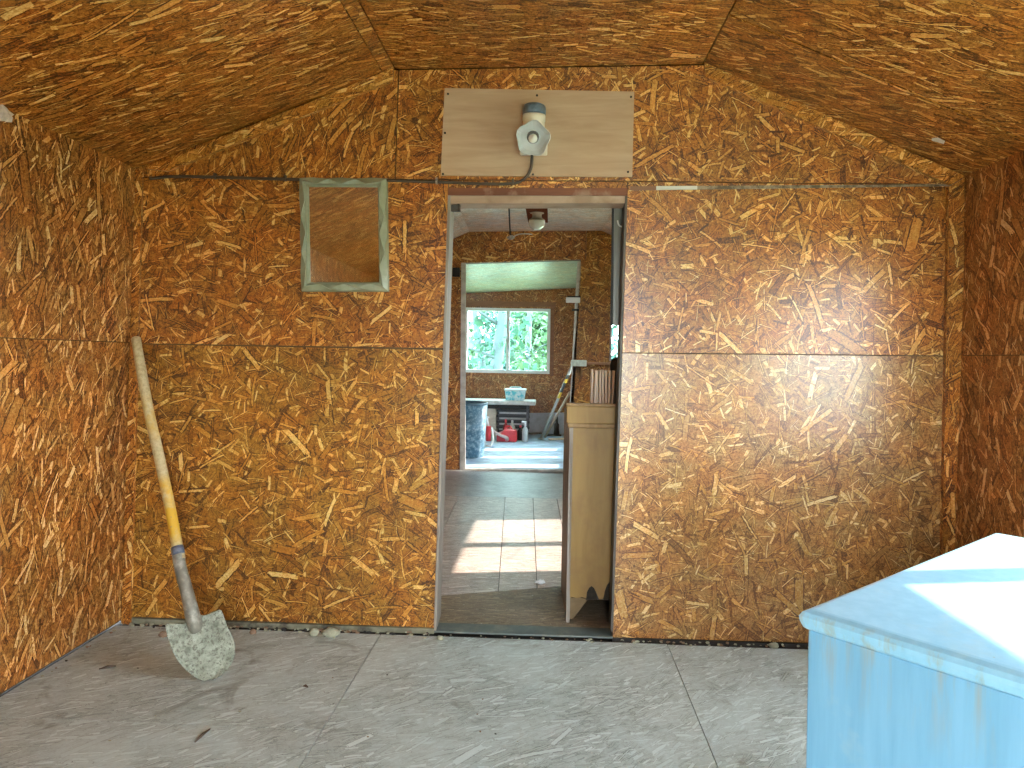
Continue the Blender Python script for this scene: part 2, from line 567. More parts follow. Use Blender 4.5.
# floor of the middle room
mb = MB()
e0 = PZ(436, 596, ZF2); e1 = PZ(568, 586, ZF2)
ynear = lambda x: e0.y + (e1.y - e0.y) / (e1.x - e0.x) * (x - e0.x)
YM = PZ(500, 497, ZF2).y


def fquad(a, b, c, d, mat, off, dz=0.0):
    lo = [Vector((p[0], p[1], -0.012)) for p in (a, b, c, d)]
    hi = [Vector((p[0], p[1], ZF2 + dz)) for p in (a, b, c, d)]
    mb.hexa(lo + hi, mat, off)


fquad((-1.8, 2.919), (1.66, 2.919), (1.66, ynear(1.66)), (-1.8, ynear(-1.8)), 1, (0, 0))
lines = []
for pa, pb in (((440, 535), (458, 498)), ((498, 594), (505, 499)), ((537, 584), (533, 498)), ((561, 520), (557, 499))):
    a = PZ(*pa, ZF2); b = PZ(*pb, ZF2)
    kx = (b.x - a.x) / (b.y - a.y)
    lines.append(lambda y, a=a, kx=kx: a.x + kx * (y - a.y))
lines = [lambda y: -1.8] + lines + [lambda y: 1.66]
for i in range(len(lines) - 1):
    l, r = lines[i], lines[i + 1]
    yl_ = ynear(l(3.2)) + 0.003; yr_ = ynear(r(3.2)) + 0.003
    fquad((l(yl_) + 0.002, yl_), (r(yr_) - 0.002, yr_), (r(YM) - 0.002, YM - 0.003), (l(YM) + 0.002, YM - 0.003), 0, (i * 2.7, i * 4.1), -0.001)
fquad((-1.8, YM), (1.66, YM), (1.66, D2 + 0.02), (-1.8, D2 + 0.02), 3, (5, 9), -0.001)
mb.box(-1.9, 1.75, 2.93, D2 + 0.02, -0.12, -0.0125, 2)
obj('floor.001', mb, [M['floor_mid'], M['floor_brown'], M['gap'], M['floor_dark']], kind='structure')

# floor of the far room
mb = MB()
mb.box(-2.0, 0.47, D2 + 0.02, D3 + 0.1, ZF3 - 0.02, ZF3, 0)
mb.box(-2.0, 0.6, D2 + 0.06, D3 + 0.1, -0.12, ZF3 - 0.021, 1)
obj('floor.002', mb, [M['floor_far'], M['gap']], kind='structure')


def wall_poly(mb, pts, y0, y1, mat, off, gap=0.0022):
    """a sheet on a cross wall: (x, z) outline, shrunk a hair so the joints show"""
    cx = sum(p[0] for p in pts) / len(pts); cz = sum(p[1] for p in pts) / len(pts)
    q = []
    for x, z in pts:
        q.append(V(x + (gap if x < cx else -gap), y0, z + (gap if z < cz else -gap)))
    mb.prism(q, (0, y1 - y0, 0), mat, off)


DL, DR, DT = -0.463, 0.281, 1.845     # doorway, unracked
zs = 1.185
zt = 1.895
zl = lambda x: EL[1] + (FL[1] - EL[1]) * (x - EL[0]) / (FL[0] - EL[0])
zr = lambda x: ER[1] + (FR[1] - ER[1]) * (x - ER[0]) / (FR[0] - ER[0])
mb = MB()
t0, t1 = W1, W1 + 0.011
cs = P(397, 130, W1).x - 0.0137 * 2.15      # vertical joint in the gable
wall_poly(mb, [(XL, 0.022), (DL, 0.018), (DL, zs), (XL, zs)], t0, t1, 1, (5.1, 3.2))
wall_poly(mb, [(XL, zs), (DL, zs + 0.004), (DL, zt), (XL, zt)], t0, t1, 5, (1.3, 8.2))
wall_poly(mb, [(DR, 0.004), (XR, 0.012), (XR, zs + 0.012), (DR, zs)], t0, t1, 2, (9.1, 2.7))
wall_poly(mb, [(DR, zs), (XR, zs + 0.012), (XR, zt), (DR, zt)], t0, t1, 0, (4.4, 1.2))
wall_poly(mb, [(DL, DT + 0.005), (DR, DT + 0.005), (DR, zt), (DL, zt)], t0, t1, 0, (7.4, 5.2))
wall_poly(mb, [(XL, zt), (cs, zt), (cs, 2.355), FL, EL], t0, t1, 3, (2.4, 6.6))
wall_poly(mb, [(cs, zt), (XR, zt), ER, FR, (cs, 2.355)], t0, t1, 0, (11.4, 3.6))
for (x0, x1, z0, z1) in ((XL - 0.05, DL, 0.0, 1.93), (DR, XR + 0.05, 0.0, 1.93), (DL, DR, DT, 1.93)):
    mb.hexa([V(x0, t1 + 0.001, z0), V(x1, t1 + 0.001, z0), V(x1, W1B - 0.012, z0), V(x0, W1B - 0.012, z0),
             V(x0, t1 + 0.001, z1), V(x1, t1 + 0.001, z1), V(x1, W1B - 0.012, z1), V(x0, W1B - 0.012, z1)], 4)
    mb.hexa([V(x0, W1B - 0.011, z0), V(x1, W1B - 0.011, z0), V(x1, W1B, z0), V(x0, W1B, z0),
             V(x0, W1B - 0.011, z1), V(x1, W1B - 0.011, z1), V(x1, W1B, z1), V(x0, W1B, z1)], 1, (3, 3))
top = [(XL - 0.05, 1.93), (XR + 0.05, 1.93), FR, FL]
mb.prism([V(x, t1 + 0.001, z) for x, z in top], (0, W1B - 0.012 - t1, 0), 4)
mb.prism([V(x, W1B - 0.011, z) for x, z in top], (0, 0.011, 0), 1, (6, 6))
obj('wall_back', mb, [M['osb_upper'], M['osb_lower'], M['osb_right'], M['osb_gable'], M['backing'], M['osb_upper_shaded']], kind='structure')

# plate under the wall sheets, with the crumbly gap in front of it
mb = MB()
mb.box(XL, DL, W1 - 0.004, W1 + 0.02, -0.005, 0.017, 0)
obj('trim_1', mb, M['plate'], kind='structure')
mb = MB()
mb.box(DR, XR, W1 - 0.002, W1 + 0.02, -0.012, 0.003, 0)
obj('trim_2', mb, M['gap'], kind='structure')


def side_wall(name, x, y0, y1, ztop, openings, mats, thick=0.11, seam=1.19, yseams=(), inner=+1, rack=True, split=True):
    """wall in a plane of constant x; openings (ya, yb, za, zb); inner=+1 when the room lies on +x"""
    mb = MB()
    ys = sorted({y0, y1, *[a for o in openings for a in o[:2]], *yseams})
    kk = 0
    for a, b in zip(ys[:-1], ys[1:]):
        spans = [(0.0, ztop)]
        for (oa, ob, za, zb) in openings:
            if a >= oa - 1e-6 and b <= ob + 1e-6:
                spans = [(0.0, za), (zb, ztop)]
        for (z0, z1) in spans:
            cuts = [z0] + ([seam] if split and z0 < seam - 0.02 < z1 - 0.02 else []) + [z1]
            for c, d in zip(cuts[:-1], cuts[1:]):
                kk += 1
                jg = 0.0016
                za_ = c + (jg if c == seam else 0.0) + (0.012 if c == 0.0 else 0)
                zb_ = d - (jg if d == seam else 0.0)
                ya_ = a + (jg if a in yseams else 0); ybb = b - (jg if b in yseams else 0)
                off = (3.3 if c >= seam else 0.0, 1.9 if c >= seam else 0.0)
                X0, X1 = x, x - inner * 0.011
                f = V if rack else (lambda p, q, r: Vector((p, q, r)))
                lo, hi = (X1, X0) if X1 < X0 else (X0, X1)
                mb.hexa([f(lo, ya_, za_), f(hi, ya_, za_), f(hi, ybb, za_), f(lo, ybb, za_),
                         f(lo, ya_, zb_), f(hi, ya_, zb_), f(hi, ybb, zb_), f(lo, ybb, zb_)], 0, off)
                X2, X3 = x - inner * 0.012, x - inner * thick
                lo, hi = (X3, X2) if X3 < X2 else (X2, X3)
                mb.hexa([f(lo, a, c), f(hi, a, c), f(hi, b, c), f(lo, b, c),
                         f(lo, a, d), f(hi, a, d), f(hi, b, d), f(lo, b, d)], 1)
    return obj(name, mb, mats, kind='structure')


side_wall('wall_left', XL, YB - 0.1, W1 + 0.0, 1.985, [], [M['osb_left'], M['backing']], yseams=(-0.55,))
WIN_R = (0.30, 2.02, 0.80, 1.675)
side_wall('wall_right', XR + 0.0, YB - 0.1, W1, 1.985, [WIN_R], [M['osb_side'], M['backing']], inner=-1, seam=1.20, yseams=(-0.55,))

# wall behind the camera with an open double doorway
mb = MB()
OB = (-0.05, 0.95, 0.0, 1.90)
for (x0, x1, z0, z1) in ((XL - 0.1, OB[0], 0, 1.93), (OB[1], XR + 0.1, 0, 1.93), (OB[0], OB[1], OB[3], 1.93)):
    mb.hexa([V(x0, YB - 0.1, z0), V(x1, YB - 0.1, z0), V(x1, YB, z0), V(x0, YB, z0), V(x0, YB - 0.1, z1), V(x1, YB - 0.1, z1), V(x1, YB, z1), V(x0, YB, z1)], 0)
mb.prism([V(x, YB, z) for x, z in [(XL - 0.1, 1.93), (XR + 0.1, 1.93), (FR[0], 2.40), (FL[0], 2.38)]], (0, -0.1, 0), 0, (4, 4))
obj('wall_front', mb, [M['osb_left']], kind='structure')

# ceilings: two slopes and a flat strip
def slab(mb, a, b, y0, y1, mat, off, th=0.02, a2=None, b2=None):
    a2 = a2 or a; b2 = b2 or b
    q = [V(a[0], y0, a[1]), V(b[0], y0, b[1]), V(b2[0], y1, b2[1]), V(a2[0], y1, a2[1])]
    mb.hexa(q + [p + Vector((0, 0, th)) for p in q], mat, off)


def lerp(a, b, f):
    return (a[0] + (b[0] - a[0]) * f, a[1] + (b[1] - a[1]) * f)


mb = MB()
ysr = 2.42
eps = 0.0032
dEL = lerp(EL, FL, -0.12); dER = lerp(ER, FR, -0.12)
for (a, b) in ((YB - 0.1, 0.35), (0.35, 2.83)):
    slab(mb, dEL, lerp(EL, FL, 0.954), a + eps, b - eps, 0, (a * 2, 1.0))
    slab(mb, lerp(EL, FL, 0.958), (FL[0], FL[1]), a + eps, b - eps, 0, (a * 2 + 5, 7.0))
    slab(mb, (FL[0] + 0.005, FL[1] + 0.001), (FR[0] - 0.006, FR[1] + 0.001), a + eps + 0.6, b - eps + (0.6 if a < 0 else 0), 0, (2.2, a + 3.0))
slab(mb, FL, FR, YB - 0.1, YB + 0.6, 0, (1, 1))
for (a, b) in ((YB - 0.1, 0.0), (0.0, ysr), (ysr, 2.83)):
    slab(mb, FR, dER, a + 0.006, b - eps, 1, (a * 1.3 + 2, a * 2.1))
mb.prism([V(x, YB - 0.1, z) for x, z in [(dEL[0], dEL[1] + 0.021), (FL[0], FL[1] + 0.021), (FR[0], FR[1] + 0.021), (dER[0], dER[1] + 0.021), (dER[0], dER[1] + 0.1), (FR[0], FR[1] + 0.15), (FL[0], FL[1] + 0.15), (dEL[0], dEL[1] + 0.1)]], (0, 2.93 - YB + 0.1, 0), 2)
obj('ceiling', mb, [M['osb_ceil'], M['osb_ceil_right'], M['backing']], kind='structure')

# batten strips of the same board along the gable and corners
mb = MB()


def strip(name, quad, th=0.02, m='osb_ceil', off=(0, 0)):
    mb = MB()
    mb.prism([P(px, py, W1) for px, py in quad], (0, -th, 0), 0, off)
    return obj(name, mb, M[m], kind='structure')


strip('trim_3', [(704, 64), (962, 177), (948, 186), (704, 78)], m='osb_strip', off=(3, 9))
strip('trim_4', [(946, 188), (962, 179), (956, 646), (938, 644)], m='osb_gable', off=(1, 5))
strip('trim_5', [(150, 170), (394, 70), (394, 82), (170, 172)], m='osb_strip', off=(8, 2))
strip('trim_6', [(137, 170), (144, 172), (132, 624), (123, 622)], m='osb_gable', off=(6, 4), th=0.012)

# aluminium-taped joint strip right of the door head
mb = MB()
q = [P(630, 186.6, W1), P(951, 184.6, W1), P(951, 186.2, W1), P(630, 190.5, W1)]
mb.prism(q, (0, -0.006, 0))
mt, tt, bb = new_mat('taped_joint')
tc = tt.n('ShaderNodeTexCoord')
sep = tt.n('ShaderNodeSeparateXYZ'); tt.link(tc.outputs['Object'], sep.inputs[0])
x0_, x1_ = P(656, 188, W1).x, P(697, 188, W1).x
isw = tt.math('MULTIPLY', tt.math('GREATER_THAN', sep.outputs[0], x0_), tt.math('LESS_THAN', sep.outputs[0], x1_))
isb = tt.math('LESS_THAN', sep.outputs[0], x0_)
nz = tt.noise(tc.outputs['Object'], 24.0, 4, 0.7)
cc = tt.ramp(nz, [(0.4, (0.09, 0.065, 0.04)), (0.6, (0.30, 0.24, 0.17))])
cc = tt.mix(isw, cc, (0.62, 0.60, 0.55, 1))
cc = tt.mix(isb, cc, (0.22, 0.10, 0.05, 1))
tt.link(cc, bb.inputs['Base Color']); bb.inputs['Roughness'].default_value = 0.45
obj('trim_7', mb, mt, kind='structure')

# ------------------------------------------------------------------ doorway lining
dr = frame_empty('door_1', (-0.09, W1, 0))
mb = MB(); mb.hexa([V(DL, W1 - 0.004, 0.01), V(DL + 0.010, W1 - 0.004, 0.01), V(DL + 0.010, W1B + 0.01, 0.03), V(DL, W1B + 0.01, 0.03),
                    V(DL, W1 - 0.004, DT - 0.01), V(DL + 0.010, W1 - 0.004, DT - 0.01), V(DL + 0.010, W1B + 0.01, DT - 0.01), V(DL, W1B + 0.01, DT - 0.01)])
obj('jamb', mb, M['greywood'], dr)
mb = MB(); mb.hexa([V(DR - 0.008, W1 - 0.002, 0.03), V(DR, W1 - 0.002, 0.03), V(DR, W1B + 0.01, 0.03), V(DR - 0.008, W1B + 0.01, 0.03),
                    V(DR - 0.008, W1 - 0.002, DT - 0.01), V(DR, W1 - 0.002, DT - 0.01), V(DR, W1B + 0.01, DT - 0.01), V(DR - 0.008, W1B + 0.01, DT - 0.01)])
obj('jamb', mb, M['darkjamb'], dr)
mb = MB(); mb.prism([P(448, 188.5, W1), P(628, 188.5, W1), P(627, 196, W1), P(448, 195.5, W1)], (0, -0.008, 0))
obj('header', mb, M['redwood'], dr)
mb = MB(); mb.prism([P(448, 195, W1 + 0.004), P(626, 196, W1 + 0.004), P(626, 203, W1 + 0.004), P(448, 203.5, W1 + 0.004)], (0, 0.10, 0))
obj('header', mb, M['palewood'], dr)
mb = MB(); mb.box(DL, DR, W1 - 0.006, W1B - 0.012, 0.000, 0.009)
obj('threshold', mb, M['bluegrey'], dr, bevel=0.004)

# ------------------------------------------------------------------ middle room
def PW(px, py):
    p = P(px, py, D2); return (p.x - 0.0137 * p.z, p.z)


fl2 = PW(469, 231.5); fr2 = PW(601, 230.5)
el2 = (-1.80, fl2[1] - 0.425); er2 = (1.643, fr2[1] - 0.45)
mb = MB()
for i, (a, b) in enumerate(((0, 0.5), (0.5, 1.0))):
    ya, yb = W1B + (D2B - W1B) * a, W1B + (D2B - W1B) * b
    A = [lerp(EL, el2, a), lerp(FL, fl2, a), lerp(FR, fr2, a), lerp(ER, er2, a)]
    B = [lerp(EL, el2, b), lerp(FL, fl2, b), lerp(FR, fr2, b), lerp(ER, er2, b)]
    slab(mb, lerp(A[0], A[1], -0.1), lerp(A[1], A[0], 0.06), ya + eps, yb - eps, 0, (i, 2), a2=lerp(B[0], B[1], -0.1), b2=lerp(B[1], B[0], 0.06))
    slab(mb, lerp(A[1], A[0], 0.055), A[1], ya + eps, yb - eps, 0, (i + 7, 2), a2=lerp(B[1], B[0], 0.055), b2=B[1])
    slab(mb, (A[1][0] + 0.003, A[1][1]), (A[2][0] - 0.003, A[2][1]), ya + eps, yb - eps, 0, (i + 4, 6), a2=(B[1][0] + 0.003, B[1][1]), b2=(B[2][0] - 0.003, B[2][1]))
    slab(mb, A[2], lerp(A[3], A[2], -0.1), ya + eps, yb - eps, 0, (i + 9, 1), a2=B[2], b2=lerp(B[3], B[2], -0.1))
mb.prism([V(x, W1B, z) for x, z in [(-1.95, 2.08), (FL[0], 2.48), (FR[0], 2.48), (1.8, 2.08), (1.8, 2.2), (FR[0], 2.6), (FL[0], 2.6), (-1.95, 2.2)]], (0, D2B - W1B, 0), 1)
obj('ceiling.001', mb, [M['osb_lit_mid'], M['backing']], kind='structure')
side_wall('wall_left.001', XL, W1B, D2, 1.99, [], [M['osb_left'], M['backing']])
WIN_M = (3.92, 5.18, 0.95, 1.83)
side_wall('wall_right.001', XR, W1B, D2, 1.99, [WIN_M], [M['osb_side'], M['backing']], inner=-1)

# partition with the second opening, and a window to the outdoors at its right
A0 = P(463, 263, D2); A1 = P(581, 259.5, D2); B0 = P(461, 470, D2); B1 = P(569.5, 420, D2)
B1 = A1 + (B1 - A1) * ((A1.z - 0.0) / (A1.z - B1.z))
B0 = A0 + (B0 - A0) * ((A0.z - 0.0) / (A0.z - B0.z))
wx0 = P(610, 330, D2).x; wx1 = wx0 + 0.75
wz0, wz1 = P(612, 361, D2).z, P(612, 304, D2).z
LL, RR = -1.86, 1.72


def flat(pts):
    return [Vector((x, D2, z)) for x, z in pts]


mb = MB()
th = (0, 0.011, 0)
zsp = A0.z
fL = V(fl2[0], D2, fl2[1]); fR = V(fr2[0], D2, fr2[1]); eL = V(el2[0] - 0.08, D2, el2[1] - 0.03); eR = V(er2[0] + 0.08, D2, er2[1] - 0.03)
sv = P(586, 240, D2).x
sl = P(461, 250, D2).x
topz = lambda x: fL.z + (fR.z - fL.z) * (x - fL.x) / (fR.x - fL.x)
sheets = [
    [(LL, 0), (B0.x - 0.0, 0), (A0.x, A0.z), (sl, A0.z + 0.0), (sl, topz(fL.x) - (fL.x - sl) * 0.39), (eL.x, eL.z)],
    [(A0.x, A0.z), (A1.x, A1.z), (sv, A1.z), (sv, topz(sv)), (fL.x, fL.z), (sl, fL.z - (fL.x - sl) * 0.39), (sl, A0.z)],
    [(B1.x, 0), (wx0, 0), (wx0, fR.z - (wx0 - fR.x) * 0.42), (fR.x, fR.z), (sv + 0.004, topz(sv)), (sv + 0.004, A1.z), (A1.x, A1.z)],
    [(wx0, wz1), (wx1, wz1), (wx1, fR.z - (wx1 - fR.x) * 0.42), (wx0, fR.z - (wx0 - fR.x) * 0.42)],
    [(wx0, 0), (wx1, 0), (wx1, wz0), (wx0, wz0)],
    [(wx1, 0), (RR, 0), (RR, eR.z), (wx1, fR.z - (wx1 - fR.x) * 0.42)],
]
for i, s in enumerate(sheets):
    mb.prism(flat(s), th, 0 if i != 2 else 1, (i * 3.1, i * 1.9))
    mb.prism([p + Vector((0, 0.012, 0)) for p in flat(s)], (0, 0.086, 0), 2)
obj('wall_partition', mb, [M['osb_upper'], M['osb_lower'], M['backing']], kind='structure')

d2 = frame_empty('door_2', ((A0.x + A1.x) / 2, D2, 0))
mb = MB(); mb.prism([P(461.5, 263, D2), P(466, 263, D2), P(465.5, 469, D2), P(460, 470, D2)], (0, -0.02, 0))
obj('casing', mb, M['casing'], d2)
mb = MB(); mb.hexa([A0 + Vector((0, 0.0, -A0.z + ZF3)), A0 + Vector((0.02, 0, -A0.z + ZF3)), A0 + Vector((0.02, 0.1, -A0.z + ZF3)), A0 + Vector((0, 0.1, -A0.z + ZF3)), A0, A0 + Vector((0.02, 0, 0)), A0 + Vector((0.02, 0.1, 0)), A0 + Vector((0, 0.1, 0))])
obj('jamb', mb, M['casing'], d2)
mb = MB(); mb.prism([P(577.5, 262, D2), P(581.5, 262, D2), P(573.5, 405, D2), P(570.0, 405, D2)], (0, 0.10, 0))
obj('jamb', mb, M['casing'], d2)
mb = MB(); mb.prism([P(460, 468.8, D2 - 0.02), P(573, 470, D2 - 0.02), P(573, 472, D2 - 0.02), P(460, 471, D2 - 0.02)], (0, 0.04, 0))
obj('threshold', mb, M['casing'], d2)

# ------------------------------------------------------------------ far room
XR3 = 0.47
WIN_F = (6.98, 8.55, 0.30, 1.75)
side_wall('wall_left.002', -1.95, D2B, D3, 2.5, [], [M['osb_far'], M['backing']], split=False)
side_wall('wall_right.002', XR3, D2B, D3, 2.5, [WIN_F], [M['osb_far'], M['backing']], inner=-1, split=False)
c00 = P(463, 295.5, D3); c01 = P(571, 288, D3)
mb = MB()
zc0, zc1 = c00.z - 0.02, c01.z + 0.02
q = [Vector((-2.1, D2B - 0.02, 2.42)), Vector((0.7, D2B - 0.02, 2.44)), Vector((0.7, D3 + 0.02, zc1)), Vector((-2.1, D3 + 0.02, zc0))]
mb.hexa(q + [p + Vector((0, 0, 0.02)) for p in q], 0)
q2 = [p + Vector((0, 0, 0.021)) for p in q]
mb.hexa(q2 + [p + Vector((0, 0, 0.1)) for p in q2], 1)
obj('ceiling.002', mb, [M['osb_lit_far'], M['backing']], kind='structure')
F0 = P(465, 307.5, D3); F1 = P(549.5, 374, D3)
mb = MB()
for (x0, x1, z0, z1) in ((-2.1, F0.x, 0, 2.6), (F1.x, 0.7, 0, 2.6), (F0.x, F1.x, 0, F1.z), (F0.x, F1.x, F0.z, 2.6)):
    mb.box(x0, x1, D3, D3 + 0.012, z0, z1, 0, (2, 3))
    mb.box(x0, x1, D3 + 0.012, D3 + 0.12, z0, z1, 1)
obj('wall_far', mb, [M['osb_far'], M['backing']], kind='structure')
mb = MB(); mb.prism([P(488, 413.5, D3), P(600, 412, D3), P(600, 440, D3), P(488, 440, D3)], (0, -0.012, 0))
obj('trim_8', mb, M['paleblue_wall'], kind='structure')


def window(name, plane, a0, a1, z0, z1, depth0, depth1, fw, mullions, fm, gm, rack=None, mw=None):
    """plane 'y' (wall faces -y) or 'x'; a = running coordinate"""
    c = (a0 + a1) / 2
    org = (c, depth0, z0) if plane == 'y' else (depth0, c, z0)
    w = frame_empty(name, org)

    def bx(mb, p0, p1, q0, q1, d0, d1):
        sh = rack or 0
        if plane == 'y':
            mb.box(p0, p1, min(d0, d1), max(d0, d1), q0, q1)
        else:
            mb.box(min(d0, d1) + sh, max(d0, d1) + sh, p0, p1, q0, q1)
    mb = MB()
    bx(mb, a0, a0 + fw, z0, z1, depth0, depth1); bx(mb, a1 - fw, a1, z0, z1, depth0, depth1)
    bx(mb, a0 + fw, a1 - fw, z0, z0 + fw, depth0, depth1); bx(mb, a0 + fw, a1 - fw, z1 - fw, z1, depth0, depth1)
    obj('window_frame', mb, fm, w)
    mid = (depth0 + depth1) / 2
    hm = mw / 2 if mw else fw * 0.5
    for m_ in mullions:
        mb = MB(); bx(mb, m_ - hm, m_ + hm, z0 + fw, z1 - fw, mid - 0.02, mid + 0.02)
        obj('mullion', mb, fm, w)
    ed = [a0 + fw] + list(mullions) + [a1 - fw]
    for i in range(len(ed) - 1):
        mb = MB(); bx(mb, ed[i] + (hm if i else 0), ed[i + 1] - (hm if i < len(ed) - 2 else 0), z0 + fw, z1 - fw, mid - 0.003, mid + 0.003)
        obj('window_pane', mb, gm, w)
    return w


window('window_1', 'y', F0.x, F1.x, F1.z, F0.z, D3 - 0.015, D3 + 0.07, 0.045, [P(508, 340, D3).x], M['whiteframe'], M['glass'])
window('window_2', 'x', WIN_R[0], WIN_R[1], WIN_R[2], WIN_R[3], XR + 0.10, XR + 0.02, 0.04, [0.90, 1.48], M['whiteframe'], M['glass_clear'], rack=0.017, mw=0.07)
window('window_3', 'x', WIN_M[0], WIN_M[1], WIN_M[2], WIN_M[3], XR + 0.10, XR + 0.02, 0.04, [4.50], M['whiteframe'], M['glass_clear'], rack=0.019, mw=0.10)
window('window_4', 'y', wx0, wx1, wz0, wz1, D2 - 0.012, D2 + 0.08, 0.018, [wx0 + 0.4], plain('grey_window_frame', (0.36, 0.35, 0.37), 0.5), M['glass'])
window('window_5', 'x', WIN_F[0], WIN_F[1], WIN_F[2], WIN_F[3], XR3 + 0.10, XR3 + 0.02, 0.05, [7.48, 8.08], M['whiteframe'], M['glass_clear'], rack=0.016, mw=0.44)
# brown boards round the far window
mb = MB(); mb.prism([P(462, 300.5, D3), P(556, 302.5, D3), P(556, 307, D3), P(462, 306.5, D3)], (0, -0.02, 0))
obj('trim_9', mb, M['browntrim'], kind='structure')
mb = MB(); mb.prism([P(550.5, 307, D3), P(554.5, 307, D3), P(553.5, 376, D3), P(550, 376, D3)], (0, -0.02, 0))
obj('trim_10', mb, M['browntrim'], kind='structure')

# ------------------------------------------------------------------ plywood panel and its light
pn = thing('plywood_panel', 'bare tan plywood rectangle nailed above the doorway', 'panel', P(538, 177, W1))
mb = MB(); mb.prism([P(445, 89, W1), P(634, 92.5, W1), P(632, 177.5, W1), P(441, 176, W1)], (0, -0.010, 0))
obj('board', mb, M['plywood'], pn)
M['nail'] = plain('dark_nail', (0.03, 0.025, 0.02), 0.6)
for (px, py) in ((448, 94), (537, 95.5), (631, 97), (445, 133), (443, 174), (533, 174.5), (628, 172)):
    mb = MB(); mb.lathe([(0.0045, 0), (0.0045, 0.003), (0.002, 0.005), (0, 0.005)], P(px, py, W1 - 0.010), (0, -1, 0), 10)
    obj('nail', mb, M['nail'], pn)

YP = W1 - 0.010
lc = P(533, 141, YP)
lt = thing('wall_light', 'white wall light with open silver reflector on plywood panel', 'lamp', lc)
M['porcelain'] = plain('cream_plastic', (0.68, 0.63, 0.54), 0.35, var=0.06)
M['steelblue'] = plain('blue_grey_cap', (0.13, 0.18, 0.24), 0.4, metal=0.2, var=0.35, scale=40)
M['chrome'] = plain('silver_reflector', (0.86, 0.89, 0.92), 0.2, metal=0.4, var=0.05)
M['bulb'] = plain('frosted_bulb', (0.75, 0.73, 0.68), 0.25, var=0.03)
s = 2.75 / F
mb = MB(); c = P(533.5, 147, YP)
mb.box(c.x - 0.056, c.x + 0.058, YP - 0.018, YP, P(533, 156, YP).z, c.z + 0.062)
obj('back_plate', mb, M['porcelain'], lt, bevel=0.006)
axis = Vector((0.02, -0.14, 0.98)).normalized()
b0 = P(533.5, 133, YP - 0.052)
mb = MB(); mb.lathe([(0.040, -0.005), (0.044, 0.0), (0.046, 0.015), (0.0445, 0.017), (0.0445, 0.045), (0.0465, 0.047), (0.0465, 0.068), (0.044, 0.072)], b0, axis, 28)
obj('housing', mb, M['porcelain'], lt)
b1 = b0 + axis * 0.072
mb = MB(); mb.lathe([(0.047, 0), (0.048, 0.012), (0.047, 0.026), (0.042, 0.036), (0.030, 0.042), (0.0, 0.045)], b1, axis, 28)
obj('top_cap', mb, M['steelblue'], lt)
mb = MB(); mb.lathe([(0.004, 0), (0.004, 0.004), (0, 0.005)], b0 + axis * 0.03 + Vector((-0.001, -0.0445, 0.0)), (0, -1, 0), 8)
obj('screw', mb, M['nail'], lt)
mb = MB(); mb.tube([P(533, 141, YP - 0.001), P(533, 139, YP - 0.085)], 0.014, 12)
obj('stem', mb, M['porcelain'], lt)
# fluted bowl that opens towards the room and down
rax = Vector((0.02, -0.93, -0.30)).normalized()
rc = P(533, 138.5, YP - 0.080)
prof = [(0.012, 0.0), (0.032, 0.005), (0.050, 0.017), (0.062, 0.034), (0.066, 0.044)]
mb = MB()
n_ = 28
fl_w = lambda k, h: 1 + (0.07 * math.sin(k * 2 * math.pi / 28 * 5 + 0.6)) * min(1, h / 0.04)
mb.lathe(prof, rc, rax, n_, smooth=False, wob=fl_w)
mb.f = mb.f[:-1]; mb.m = mb.m[:-1]; mb.o = mb.o[:-1]; mb.s = mb.s[:-1]
obj('reflector', mb, M['chrome'], lt, solid=0.0016)
mb = MB(); mb.lathe([(0.026, 0.006), (0.024, 0.014), (0.020, 0.024)], rc + Vector((0, 0, 0.006)), rax, 16)
obj('socket', mb, plain('brown_socket', (0.05, 0.03, 0.025), 0.4), lt)
mb = MB(); mb.lathe([(0.010, 0), (0.012, 0.006), (0.017, 0.016), (0.018, 0.024), (0.013, 0.034), (0, 0.039)], rc + rax * 0.022, rax, 18)
obj('bulb', mb, M['bulb'], lt)

# cable from the light, along the joint and behind the mirror
def spline(pts, n=8):
    out = []
    pts = [Vector(p) for p in pts]
    for i in range(len(pts) - 1):
        p0 = pts[max(i - 1, 0)]; p1 = pts[i]; p2 = pts[i + 1]; p3 = pts[min(i + 2, len(pts) - 1)]
        for k in range(n):
            t = k / n
            out.append(0.5 * ((2 * p1) + (-p0 + p2) * t + (2 * p0 - 5 * p1 + 4 * p2 - p3) * t * t + (-p0 + 3 * p1 - 3 * p2 + p3) * t ** 3))
    out.append(pts[-1])
    return out


M['cable'] = plain('brown_cable', (0.075, 0.052, 0.036), 0.5, var=0.2)
M['staple'] = plain('wire_staple', (0.5, 0.47, 0.42), 0.35, metal=0.8)
cb = thing('electric_cable', 'brown electric cable stapled left from the wall light past the mirror', 'cable', P(400, 181, W1))
yc = W1 - 0.008
pts = [P(532, 154, W1 - 0.04), P(532, 160, W1 - 0.025), P(531, 168, W1 - 0.018), P(527, 176, W1 - 0.014), P(520, 181.5, yc), P(512, 183.5, yc), P(490, 184, yc), P(450, 182.5, yc), P(420, 181.5, yc), P(390, 180.5, yc), P(350, 180, yc + 0.002), P(300, 179.5, yc), P(260, 178.5, yc), P(210, 177, yc), P(175, 176.5, yc), P(150, 178.5, yc)]
mb = MB(); mb.tube(spline(pts, 6), 0.0062, 8)
obj('sheath', mb, M['cable'], cb)
for px, py in ((513, 183), (437, 182), (286, 179), (216, 177.2)):
    mb = MB(); a = P(px, py, W1)
    mb.box(a.x - 0.004, a.x + 0.004, yc - 0.009, W1 - 0.0005, a.z - 0.010, a.z + 0.014)
    obj('staple', mb, M['cable'] if px != 437 else M['staple'], cb)

